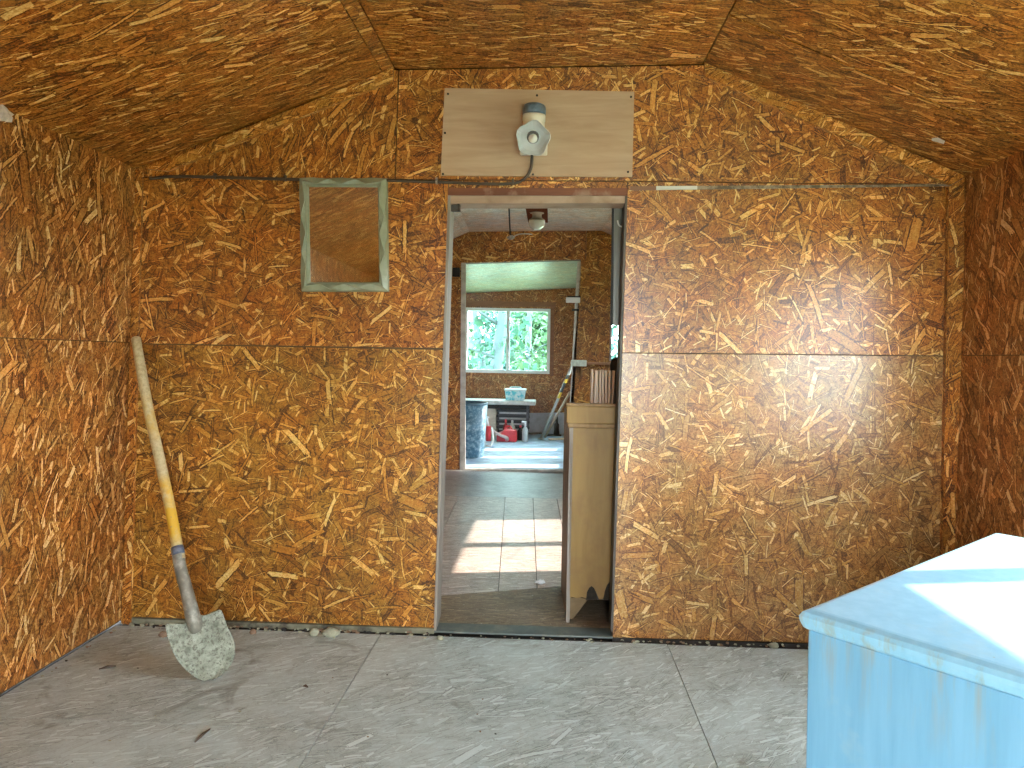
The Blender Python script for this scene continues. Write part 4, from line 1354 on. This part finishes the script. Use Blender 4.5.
mb = MB(); mb.lathe([(rD * 0.965, hD * 0.955), (rD * 1.0, hD * 0.96), (rD * 1.0, hD * 0.99), (rD * 0.96, hD), (rD * 0.93, hD * 0.985), (rD * 0.94, hD * 0.955)], (dxc, dy, ZF3), (0, 0, 1), 36)
obj('rim', mb, plain('dark_blue_rim', (0.05, 0.10, 0.14), 0.35, var=0.3), dm)

# bench
by = 9.45
b0_ = P(487, 403, by); b1_ = P(535.5, 403, by)
bz1 = P(510, 401.5, by).z; bz0 = P(510, 406, by).z
bn = thing('work_table', 'low work table with worn white top under the far window', 'table', ((b0_.x + b1_.x) / 2 - 0.2, by + 0.2, ZF3))
M['worntop'] = plain('worn_white_top', (0.62, 0.64, 0.64), 0.5, var=0.15, dirt=(0.35, 0.36, 0.36), dirt_amt=0.5)
mb = MB(); mb.box(b0_.x - 0.5, b1_.x, by - 0.0, by + 0.45, bz0 + 0.012, bz1 + 0.01)
obj('tabletop', mb, M['worntop'], bn, bevel=0.012)
mb = MB(); mb.box(b0_.x - 0.45, b1_.x - 0.09, by + 0.04, by + 0.06, bz0 - 0.045, bz0 + 0.012)
obj('apron', mb, M['black'], bn)
M['dark_steel'] = plain('dark_steel_leg', (0.10, 0.10, 0.11), 0.45, metal=0.5)
for (x, y) in ((b0_.x - 0.42, by + 0.05), (b1_.x - 0.11, by + 0.05), (b0_.x - 0.42, by + 0.40), (b1_.x - 0.11, by + 0.40)):
    mb = MB(); mb.box(x - 0.016, x + 0.016, y - 0.016, y + 0.016, ZF3, bz0 + 0.012)
    obj('leg', mb, M['dark_steel'], bn)
# stack of black trays
M['tray'] = plain('black_tray_plastic', (0.016, 0.017, 0.02), 0.4, var=0.2)
M['trayin'] = plain('grey_tray_front', (0.42, 0.43, 0.44), 0.5, var=0.25)
tx0 = P(497.5, 420, by).x; tx1 = P(528, 420, by).x
nT = 5
th_ = (bz0 - 0.055 - ZF3) / nT
pos = ['lowest', 'second from the floor', 'middle', 'second from the top', 'topmost']
first = None
for i in range(nT):
    z0 = ZF3 + i * th_
    lb = {'lowest': 'lowest tray', 'middle': 'middle tray', 'topmost': 'topmost tray'}.get(pos[i], 'tray ' + pos[i])
    label = 'black plastic ' + lb + ' in the stack under the table'
    if first is None:
        first = thing('stacking_tray', label, 'tray', ((tx0 + tx1) / 2, by + 0.22, z0), 'trays stacked under the table')
        mb = MB()
        yA = by + 0.065
        mb.box(tx0, tx1, yA, by + 0.38, z0 + 0.002, z0 + 0.014)
        mb.box(tx0, tx0 + 0.014, yA, by + 0.38, z0 + 0.014, z0 + th_ - 0.018); mb.box(tx1 - 0.014, tx1, yA, by + 0.38, z0 + 0.014, z0 + th_ - 0.018)
        mb.box(tx0, tx1, by + 0.366, by + 0.38, z0 + 0.014, z0 + th_ - 0.018)
        mb.box(tx0 - 0.02, tx1 + 0.02, yA - 0.012, yA + 0.012, z0 + th_ - 0.034, z0 + th_ - 0.001)
        obj('shell', mb, M['tray'], first)
        mb = MB(); mb.box(tx0 + 0.02, tx1 - 0.02, yA + 0.002, yA + 0.010, z0 + 0.016, z0 + th_ - 0.036)
        obj('front_lip', mb, M['trayin'], first)
    else:
        dup(first, ((tx0 + tx1) / 2, by + 0.22, z0), label)

# tub on the table
tp = P(515, 401.5, by + 0.06)
tz = bz1 + 0.01
tb = thing('plastic_tub', 'clear plastic tub with pale lid on the work table', 'tub', (tp.x, by + 0.16, tz))
hw_ = 10.6 / F * by
tub_h = P(515, 391, by + 0.05).z - tz
mb = MB()
lo_ = [(tp.x - hw_ * 0.86, by + 0.06), (tp.x + hw_ * 0.86, by + 0.06), (tp.x + hw_ * 0.86, by + 0.26), (tp.x - hw_ * 0.86, by + 0.26)]
hi_ = [(tp.x - hw_, by + 0.05), (tp.x + hw_, by + 0.05), (tp.x + hw_, by + 0.27), (tp.x - hw_, by + 0.27)]
mb.hexa([Vector((x, y, tz)) for x, y in lo_] + [Vector((x, y, tz + tub_h)) for x, y in hi_])
mtb, t, b = new_mat('cyan_tub')
tc = t.n('ShaderNodeTexCoord'); f = t.noise(tc.outputs['Object'], 22, 3, 0.6)
t.link(t.ramp(f, [(0.42, (0.12, 0.55, 0.66)), (0.56, (0.62, 0.80, 0.84))]), b.inputs['Base Color'])
b.inputs['Roughness'].default_value = 0.2
obj('body', mb, mtb, tb, bevel=0.012)
mb = MB(); mb.box(tp.x - hw_ * 1.04, tp.x + hw_ * 1.04, by + 0.043, by + 0.277, tz + tub_h, tz + tub_h + 0.028)
obj('lid', mb, plain('pale_lid', (0.72, 0.80, 0.82), 0.3, var=0.05), tb, bevel=0.008)
mb = MB(); mb.tube(spline([(tp.x - hw_ * 0.5, by + 0.15, tz + tub_h + 0.026), (tp.x - hw_ * 0.45, by + 0.15, tz + tub_h + 0.05), (tp.x + hw_ * 0.45, by + 0.15, tz + tub_h + 0.05), (tp.x + hw_ * 0.5, by + 0.15, tz + tub_h + 0.026)], 4), 0.007, 8)
obj('handle', mb, plain('pale_handle', (0.45, 0.66, 0.70), 0.3), tb)

# red fuel can
gy = 9.05
g0 = P(497, 436, gy); g1 = P(517, 436, gy); gzt = P(507, 429, gy).z
gx = (g0.x + g1.x) / 2
M['red'] = plain('red_plastic', (0.58, 0.035, 0.045), 0.35, var=0.15)
gc = thing('fuel_can', 'red plastic fuel can with spout lying ahead of the trays', 'fuel can', (gx, gy, ZF3))
mb = MB(); hwid = (g1.x - g0.x) / 2
pr = [(-hwid, 0), (hwid, 0), (hwid, 0.14), (hwid * 0.55, gzt - ZF3), (-hwid * 0.2, gzt - ZF3), (-hwid * 0.45, 0.13), (-hwid, 0.10)]
mb.prism([(gx + x, gy - 0.09, ZF3 + z) for x, z in pr], (0, 0.18, 0))
obj('body', mb, M['red'], gc, bevel=0.015)
mb = MB(); mb.tube(spline([(gx + hwid * 0.5, gy, gzt - 0.01), (gx + hwid * 0.3, gy, gzt + 0.035), (gx - hwid * 0.1, gy, gzt + 0.035), (gx - hwid * 0.25, gy, gzt - 0.02)], 5), 0.012, 8)
obj('handle', mb, M['red'], gc)
mb = MB(); mb.tube([P(491, 429.5, gy - 0.10), P(498, 434, gy - 0.105), P(507, 438, gy - 0.11)], [0.016, 0.018, 0.022], 10)
mb.tube([P(507, 438, gy - 0.11), (P(507, 440, gy - 0.09))], [0.024, 0.026], 10)
obj('spout', mb, plain('pale_spout', (0.62, 0.52, 0.52), 0.4), gc)

# red and white hand tool by the drum
ty = 8.75
tw = thing('hand_pump', 'upright red pump with white foot beside the blue drum', 'pump', P(489, 445, ty))
ca = P(488.5, 441, ty); cbp = P(488.5, 426, ty)
ca.z = max(ca.z, ZF3 + 0.02)
mb = MB(); mb.tube([ca, cbp], 0.033, 14)
obj('barrel', mb, M['red'], tw)
mb = MB(); mb.tube([cbp, P(487, 418, ty)], 0.011, 8); mb.tube([P(484.5, 418, ty), P(489, 417, ty)], 0.012, 8)
obj('plunger', mb, M['whiteframe'], tw)
pf0 = P(492, 428, ty - 0.04); pf1 = PZ(491, 446, ZF3 + 0.014)
mb = MB(); mb.tube(spline([pf0, pf0.lerp(pf1, 0.6) + Vector((0.02, 0, 0)), pf1, pf1 + Vector((-0.06, 0.01, 0))], 4), 0.013, 8)
obj('foot', mb, M['whiteframe'], tw)

# bottles around the can
M['greybottle'] = plain('grey_bottle', (0.42, 0.46, 0.48), 0.3, var=0.12)


def bottle(px, y, h, r, mat, label, capmat, group=None):
    x = P(px, 440, y).x
    t_ = thing('bottle', label, 'bottle', (x, y, ZF3), group)
    mb = MB(); mb.lathe([(r * 0.9, 0), (r, 0.01), (r, h * 0.55), (r * 0.8, h * 0.68), (r * 0.32, h * 0.8), (r * 0.3, h * 0.86)], (x, y, ZF3), (0, 0, 1), 18)
    obj('body', mb, mat, t_)
    mb = MB(); mb.lathe([(r * 0.36, h * 0.85), (r * 0.38, h * 0.86), (r * 0.36, h * 0.99), (0, h)], (x, y, ZF3), (0, 0, 1), 14)
    obj('cap', mb, capmat, t_)
    return t_


bottle(505.5, 9.27, 0.27, 0.040, plain('dark_red_bottle', (0.30, 0.02, 0.03), 0.3), 'dark red bottle standing just behind the red fuel can', M['red'])
bottle(512, 9.28, 0.26, 0.044, plain('pale_green_bottle', (0.40, 0.46, 0.40), 0.3), 'pale green bottle behind the fuel can, against the trays', M['greybottle'])
bottle(520.2, 9.2, 0.20, 0.040, M['black'], 'black bottle between the red fuel can and grey spray bottle', M['red'])
sb_ = bottle(525, 9.02, 0.25, 0.042, M['greybottle'], 'grey spray bottle right of the red fuel can', M['whiteframe'])
sbx = sb_.location.x
mb = MB(); mb.box(sbx - 0.05, sbx + 0.015, 9.005, 9.035, ZF3 + 0.245, ZF3 + 0.275)
obj('trigger', mb, M['whiteframe'], sb_, bevel=0.006)

# cardboard box under the table at the left
a = P(487, 409, by + 0.1); b_ = P(496.5, 424, by + 0.1)
mb = MB(); mb.box(a.x - 0.12, b_.x, by + 0.08, by + 0.36, ZF3, P(490, 408.5, by + 0.08).z, 0)
tag(obj('cardboard_box', mb, wood('pale_cardboard', (0.42, 0.36, 0.28), (0.60, 0.54, 0.46), (1, 1, 3), 0.8), loc=(a.x, by + 0.2, ZF3), bevel=0.004), 'pale cardboard box under the table left of the black trays', 'box')

# poles leaning by the opening
M['polegrey'] = plain('grey_pole', (0.42, 0.42, 0.40), 0.4, var=0.1)
mpo, t, b = new_mat('banded_pole')
tc = t.n('ShaderNodeTexCoord'); sp_ = t.n('ShaderNodeSeparateXYZ'); t.link(tc.outputs['Object'], sp_.inputs[0])
zz = sp_.outputs[2]
pb = PZ(541, 439, ZF3 + 0.012); ptp = P(573, 364, 8.55)
zof = lambda f: (ptp.z - pb.z) * f
c = t.ramp(t.math('DIVIDE', zz, ptp.z - pb.z), [(0.0, (0.42, 0.42, 0.38)), (0.50, (0.42, 0.42, 0.38)), (0.56, (0.62, 0.40, 0.04)), (0.64, (0.03, 0.03, 0.03)), (0.76, (0.62, 0.40, 0.04)), (0.81, (0.03, 0.03, 0.03)), (0.86, (0.30, 0.30, 0.28))], 'CONSTANT')
t.link(c, b.inputs['Base Color']); b.inputs['Roughness'].default_value = 0.4
bx_ = thing('long_pole', 'grey pole with yellow and black bands leaning in the far room', 'pole', pb)
mb = MB(); mb.tube([pb, pb.lerp(ptp, 0.5), ptp], 0.019, 10)
obj('shaft', mb, mpo, bx_)
mb = MB(); mb.blob(pb + Vector((0.0, 0, 0.003)), 0.05, 0.03, 0.014, jit=0.05)
obj('foot', mb, M['polegrey'], bx_)
wb = PZ(545, 437, ZF3 + 0.012); wt = P(570, 392, 8.95)
mb = MB(); mb.tube([wb, wb.lerp(wt, 0.5), wt], 0.017, 10)
tag(obj('wooden_pole', mb, wood('pale_pole_wood', (0.40, 0.31, 0.21), (0.55, 0.45, 0.33), (5, 5, 0.6), 0.6), loc=tuple(wb)), 'plain pale wooden pole leaning beside the banded pole', 'pole')
# black stand
qs = PZ(556.5, 436, ZF3)
zt_ = P(556.5, 416, qs.y).z - ZF3
st_ = thing('pipe_stand', 'black pipe stand on the far floor right of the poles', 'stand', qs)
mb = MB(); mb.lathe([(0.045, 0.02), (0.035, zt_ * 0.3), (0.032, zt_ * 0.6), (0.018, zt_ * 0.65), (0.018, zt_)], qs, (0, 0, 1), 14)
obj('post', mb, plain('rusty_black', (0.035, 0.028, 0.022), 0.6, var=0.3), st_)
mb = MB(); mb.box(qs.x - 0.14, qs.x + 0.07, qs.y - 0.05, qs.y + 0.05, ZF3 + 0.001, ZF3 + 0.022)
obj('base', mb, plain('dark_foot', (0.07, 0.06, 0.05), 0.6, var=0.3), st_, bevel=0.006)
# boards lying at the wall behind
for i, (pa, pb2, lb) in enumerate((((530, 434.5), (551, 433), 'long thin grey board lying across the far floor behind the poles'), ((549, 440), (563, 439.5), 'short pale board lying on the far floor by the opening'))):
    a = PZ(*pa, ZF3); b_ = PZ(*pb2, ZF3)
    d = (b_ - a).normalized(); n_v = Vector((-d.y, d.x, 0)) * 0.03
    mb = MB(); mb.hexa([a - n_v + Vector((0, 0, 0.0005)), b_ - n_v + Vector((0, 0, 0.0005)), b_ + n_v + Vector((0, 0, 0.0005)), a + n_v + Vector((0, 0, 0.0005)), a - n_v + Vector((0, 0, 0.022)), b_ - n_v + Vector((0, 0, 0.022)), b_ + n_v + Vector((0, 0, 0.022)), a + n_v + Vector((0, 0, 0.022))])
    tag(obj('loose_board', mb, M['greywood'] if i == 0 else M['slat'], loc=tuple(a)), lb, 'board')

# ------------------------------------------------------------------ rubble at the foot of the back wall
M['stone'] = plain('chalky_lump', (0.36, 0.36, 0.26), 0.9, var=0.25, scale=40, bump=0.5)
M['brownstone'] = plain('brown_lump', (0.26, 0.17, 0.11), 0.9, var=0.3, scale=40, bump=0.5)
lumps = [(331, 636, 0.038, 0.020, 'stone', 'largest pale lump at the wall foot left of the doorway'),
         (314, 635.5, 0.020, 0.018, 'stone', 'smaller pale lump left of the largest one at the wall'),
         (253, 634, 0.014, 0.012, 'brownstone', 'pinkish brown chip at the wall right of the shovel blade'),
         (163, 637, 0.018, 0.013, 'brownstone', 'brown chip on the floor behind the shovel blade'),
         (773, 647, 0.022, 0.012, 'stone', 'pale lump in the wall gap left of the dresser'),
         (440, 640, 0.014, 0.011, 'stone', 'pale lump at the left end of the threshold')]
for (px, py, r, h, mt_, lb) in lumps:
    p = PZ(px, py, 0.0); p.y = min(p.y, W1 - 0.02 - r * 0.6)
    mb = MB(); mb.blob(p + Vector((0, 0, h * 0.7)), r, r * 0.6, h, jit=0.18)
    tag(obj('plaster_lump', mb, M[mt_], loc=tuple(p)), lb, 'rubble', 'lumps along the wall foot')
# splinters
for (pa, pb2, lb) in (((195, 742), (210, 729), 'dark splinter on the floor near the bottom edge'), ((99, 669), (116, 666), 'dark curled chip on the floor left of the shovel'), ((303, 686), (308, 687), 'tiny dark chip on the floor right of the shovel')):
    a = PZ(*pa, 0.003); b_ = PZ(*pb2, 0.003)
    mb = MB(); mb.tube([a, a.lerp(b_, 0.5) + Vector((0, 0, 0.003)), b_], [0.002, 0.0045, 0.002], 6)
    tag(obj('wood_splinter', mb, M['cable'], loc=tuple(a)), lb, 'splinter', 'splinters on the near floor')
# small leftovers on the upper walls
tp_ = CAM + ray(4, 113) * ((rk(XL, 1.95) + 0.004) / ray(4, 113).x)
mb = MB()
mb.blob(tp_, 0.012, 0.030, 0.026, jit=0.3, flat=True)
tag(obj('insulation_tuft', mb, plain('pale_tuft', (0.62, 0.52, 0.46), 0.9, var=0.2, scale=60, bump=0.6), loc=tuple(tp_)), 'pale tuft of insulation at the top of the left wall', 'insulation')
nr = Vector((ER[1] - FR[1], 0, -(ER[0] - FR[0])))
p0_ = Vector((rk(FR[0], FR[1]), 0, FR[1]))
nr = Vector((FR[1] - ER[1], 0, rk(*ER) - rk(*FR))).normalized()
mb = MB()
cs_ = [PP(px, py, p0_ - nr * 0.001, nr) for px, py in ((932, 138), (938, 137.5), (945, 141), (944, 143.5), (938, 141.5), (932, 140))]
mb.prism(cs_, -nr * 0.003)
tag(obj('tape_scrap', mb, plain('silver_tape', (0.66, 0.66, 0.66), 0.3, metal=0.2), loc=tuple(cs_[0])), 'scrap of pale tape stuck to the right ceiling slope', 'tape')
# crumbs: nobody could count them
mb = MB()
for k in range(240):
    u = random.random()
    if u < 0.42:
        x = random.uniform(-1.75, -0.48); y = W1 - 0.012 - abs(random.gauss(0, 0.018)); r = random.uniform(0.002, 0.008)
    elif u < 0.72:
        x = random.uniform(0.3, 1.1); y = W1 - 0.012 - abs(random.gauss(0, 0.014)); r = random.uniform(0.002, 0.008)
    elif u < 0.86:
        x = random.uniform(-0.5, 0.3); y = W1 - 0.02 - abs(random.gauss(0, 0.012)); r = random.uniform(0.002, 0.006)
    elif u < 0.93:
        y = random.uniform(1.9, 2.75); x = -1.78 + abs(random.gauss(0, 0.015)); r = random.uniform(0.002, 0.006)
    else:
        x = random.uniform(-1.6, 0.6); y = random.uniform(1.6, 2.6); r = random.uniform(0.0012, 0.003)
    mb.blob((x, y, r * 0.5 + 0.0004), r * random.uniform(0.8, 1.8), r, r * 0.7, mat=random.choice([0, 0, 1, 2]), jit=0.3, nu=6, nv=4, flat=True)
o = obj('floor_crumbs', mb, [M['stone'], M['brownstone'], M['gap']])
tag(o, 'crumbs and grit scattered along the foot of the walls', 'debris'); o['kind'] = 'stuff'

# ------------------------------------------------------------------ outdoors
mb = MB(); mb.box(-60, 60, -60, 90, -0.6, -0.45)
obj('ground', mb, plain('leaf_litter_ground', (0.30, 0.33, 0.22), 0.9, var=0.3, scale=0.8), kind='structure')
M['bark'] = plain('grey_bark', (0.06, 0.075, 0.085), 0.8, var=0.3, scale=5)
LEAF = []
for i, c in enumerate(((0.022, 0.075, 0.045), (0.042, 0.092, 0.034), (0.018, 0.075, 0.06))):
    m, t, b = new_mat('leaf_green_%d' % i)
    tc = t.n('ShaderNodeTexCoord'); f = t.noise(tc.outputs['Object'], 1.5, 3)
    t.link(t.ramp(f, [(0.35, tuple(x * 0.55 for x in c)), (0.65, tuple(x * 1.35 for x in c))]), b.inputs['Base Color'])
    b.inputs['Roughness'].default_value = 0.6
    LEAF.append(m)


def tree(x, y, h, tr, label, group, li, crown=(0.25, 1.0), rad=1.6, leaves=900, name='tree', seed=0):
    rnd = random.Random(seed)
    t_ = thing(name, label, 'tree', (x, y, -0.45), group)
    mb = MB()
    pts = [Vector((x, y, -0.45))]
    for k in range(1, 6):
        pts.append(Vector((x + rnd.uniform(-0.12, 0.12), y + rnd.uniform(-0.1, 0.1), -0.45 + h * k / 5)))
    mb.tube(spline(pts, 3), [tr * (1 - 0.7 * i / 15) for i in range(16)], 9)
    tips = []
    for k in range(12):
        z = h * rnd.uniform(crown[0], 0.9)
        a = rnd.uniform(0, 6.28)
        p0 = Vector((x, y, z - 0.45)); L = rad * rnd.uniform(0.6, 1.0)
        p1 = p0 + Vector((math.cos(a) * L, math.sin(a) * L, L * rnd.uniform(0.0, 0.5)))
        mid = p0.lerp(p1, 0.5) + Vector((0, 0, rnd.uniform(-0.1, 0.2)))
        mb.tube([p0, mid, p1], [tr * 0.3, tr * 0.18, tr * 0.07], 5)
        tips += [mid, p1, p0.lerp(p1, 0.75)]
    obj('trunk', mb, M['bark'], t_)
    mb = MB()
    for k in range(leaves):
        c = rnd.choice(tips) + Vector([max(-0.55, min(0.55, rnd.gauss(0, 0.33))) for _ in range(3)])
        s_ = rnd.uniform(0.06, 0.13) * (1.6 if y > 22 else 1.0)
        a = Vector((rnd.gauss(0, 1), rnd.gauss(0, 1), rnd.gauss(0, 1))).normalized()
        b_ = a.cross(Vector((rnd.gauss(0, 1), rnd.gauss(0, 1), rnd.gauss(0, 1)))).normalized()
        mb.add([c - a * s_, c + b_ * s_ * 0.5, c + a * s_, c - b_ * s_ * 0.5], [(0, 1, 2, 3)])
    obj('foliage', mb, LEAF[li], t_)
    return t_


# view axis through the far window: x about -0.06 * y
gl_ = 'trees outside the far window'
for (px, y, h, tr, lab, li, rad, lv, sd_) in (
        (500.5, 13.6, 6.5, 0.15, 'thick grey trunk tree seen through the left pane of far window', 0, 0.95, 800, 1),
        (478, 17.2, 7, 0.10, 'thin tree at left edge of the far window view', 2, 1.0, 1100, 2),
        (530, 20.8, 7, 0.12, 'slim bluish tree in the middle of the right far pane', 1, 1.05, 1300, 3),
        (545, 24.4, 7, 0.08, 'young tree at right edge of the far window view', 1, 1.1, 1500, 4)):
    tree(P(px, 340, y).x, y, h, tr, lab, gl_, li, (0.1, 1), rad, lv, seed=sd_)
for i, (px, y) in enumerate(((445, 24.4), (505, 28.2), (460, 32.2), (545, 32.2), (503, 36.2))):
    tree(P(px, 340, y).x, y, 8, 0.10, 'leafy green tree in the back row beyond the far window', 'back row of trees', (i + 1) % 3, (0.03, 0.75), 1.3, 2200, seed=10 + i)
tree(2.3, 10.2, 4, 0.05, 'small leafy tree outside the small window of the inner partition', 'trees beyond the partition window', 1, (0.1, 1), 0.7, 700, seed=30)
tree(2.0, 15.2, 6, 0.08, 'taller tree behind the small tree outside the partition window', 'trees beyond the partition window', 2, (0.1, 1), 1.0, 1000, seed=31)

# ------------------------------------------------------------------ light
w = bpy.data.worlds.new('sky'); SC.world = w
w.use_nodes = True
bg = w.node_tree.nodes['Background']
bg.inputs[0].default_value = (0.86, 0.95, 1.0, 1)
SKY = 9.0
bg.inputs[1].default_value = SKY
sun = bpy.data.lights.new('sun', 'SUN')
sun.energy = 6.0
sun.angle = math.radians(0.6)
sun.color = (1.0, 0.90, 0.78)
so = bpy.data.objects.new('sun', sun); COL.objects.link(so)
sd = Vector((1.0, 0.17, 0.79)).normalized()
so.rotation_euler = sd.to_track_quat('Z', 'Y').to_euler()
so.location = (8, 3, 8)


def portal(name, center, normal, sx, sy):
    l = bpy.data.lights.new(name, 'AREA'); l.shape = 'RECTANGLE'; l.size = sx; l.size_y = sy
    l.cycles.is_portal = True
    o = bpy.data.objects.new(name, l); COL.objects.link(o)
    o.location = center
    o.rotation_euler = Vector(normal).to_track_quat('-Z', 'Z').to_euler()


portal('daylight_rear_door', ((OB[0] + OB[1]) / 2, YB - 0.12, 0.95), (0, 1, 0), 1.0, 1.9)
portal('daylight_right_window', (XR + 0.14, 1.16, 1.25), (-1, 0, 0), 1.72, 0.9)
portal('daylight_middle_window', (XR + 0.14, 4.55, 1.39), (-1, 0, 0), 1.27, 0.9)
portal('daylight_far_side_window', (XR3 + 0.14, 7.765, 1.02), (-1, 0, 0), 1.57, 1.45)
portal('daylight_far_window', ((F0.x + F1.x) / 2, D3 + 0.14, (F0.z + F1.z) / 2), (0, -1, 0), F1.x - F0.x, F0.z - F1.z)
portal('daylight_partition_window', ((wx0 + wx1) / 2, D2B + 0.03, (wz0 + wz1) / 2), (0, -1, 0), wx1 - wx0, wz1 - wz0)

vs = SC.view_settings
SC.display_settings.display_device = 'sRGB'
vs.view_transform = 'Standard'
vs.look = 'None'
vs.exposure = 1.72
vs.gamma = 1.0
vs.use_curve_mapping = False
cy = SC.cycles
cy.use_denoising = True
cy.max_bounces = 12
cy.diffuse_bounces = 8
cy.glossy_bounces = 4
cy.transparent_max_bounces = 16
cy.caustics_reflective = False
cy.caustics_refractive = False
cy.sample_clamp_indirect = 8.0
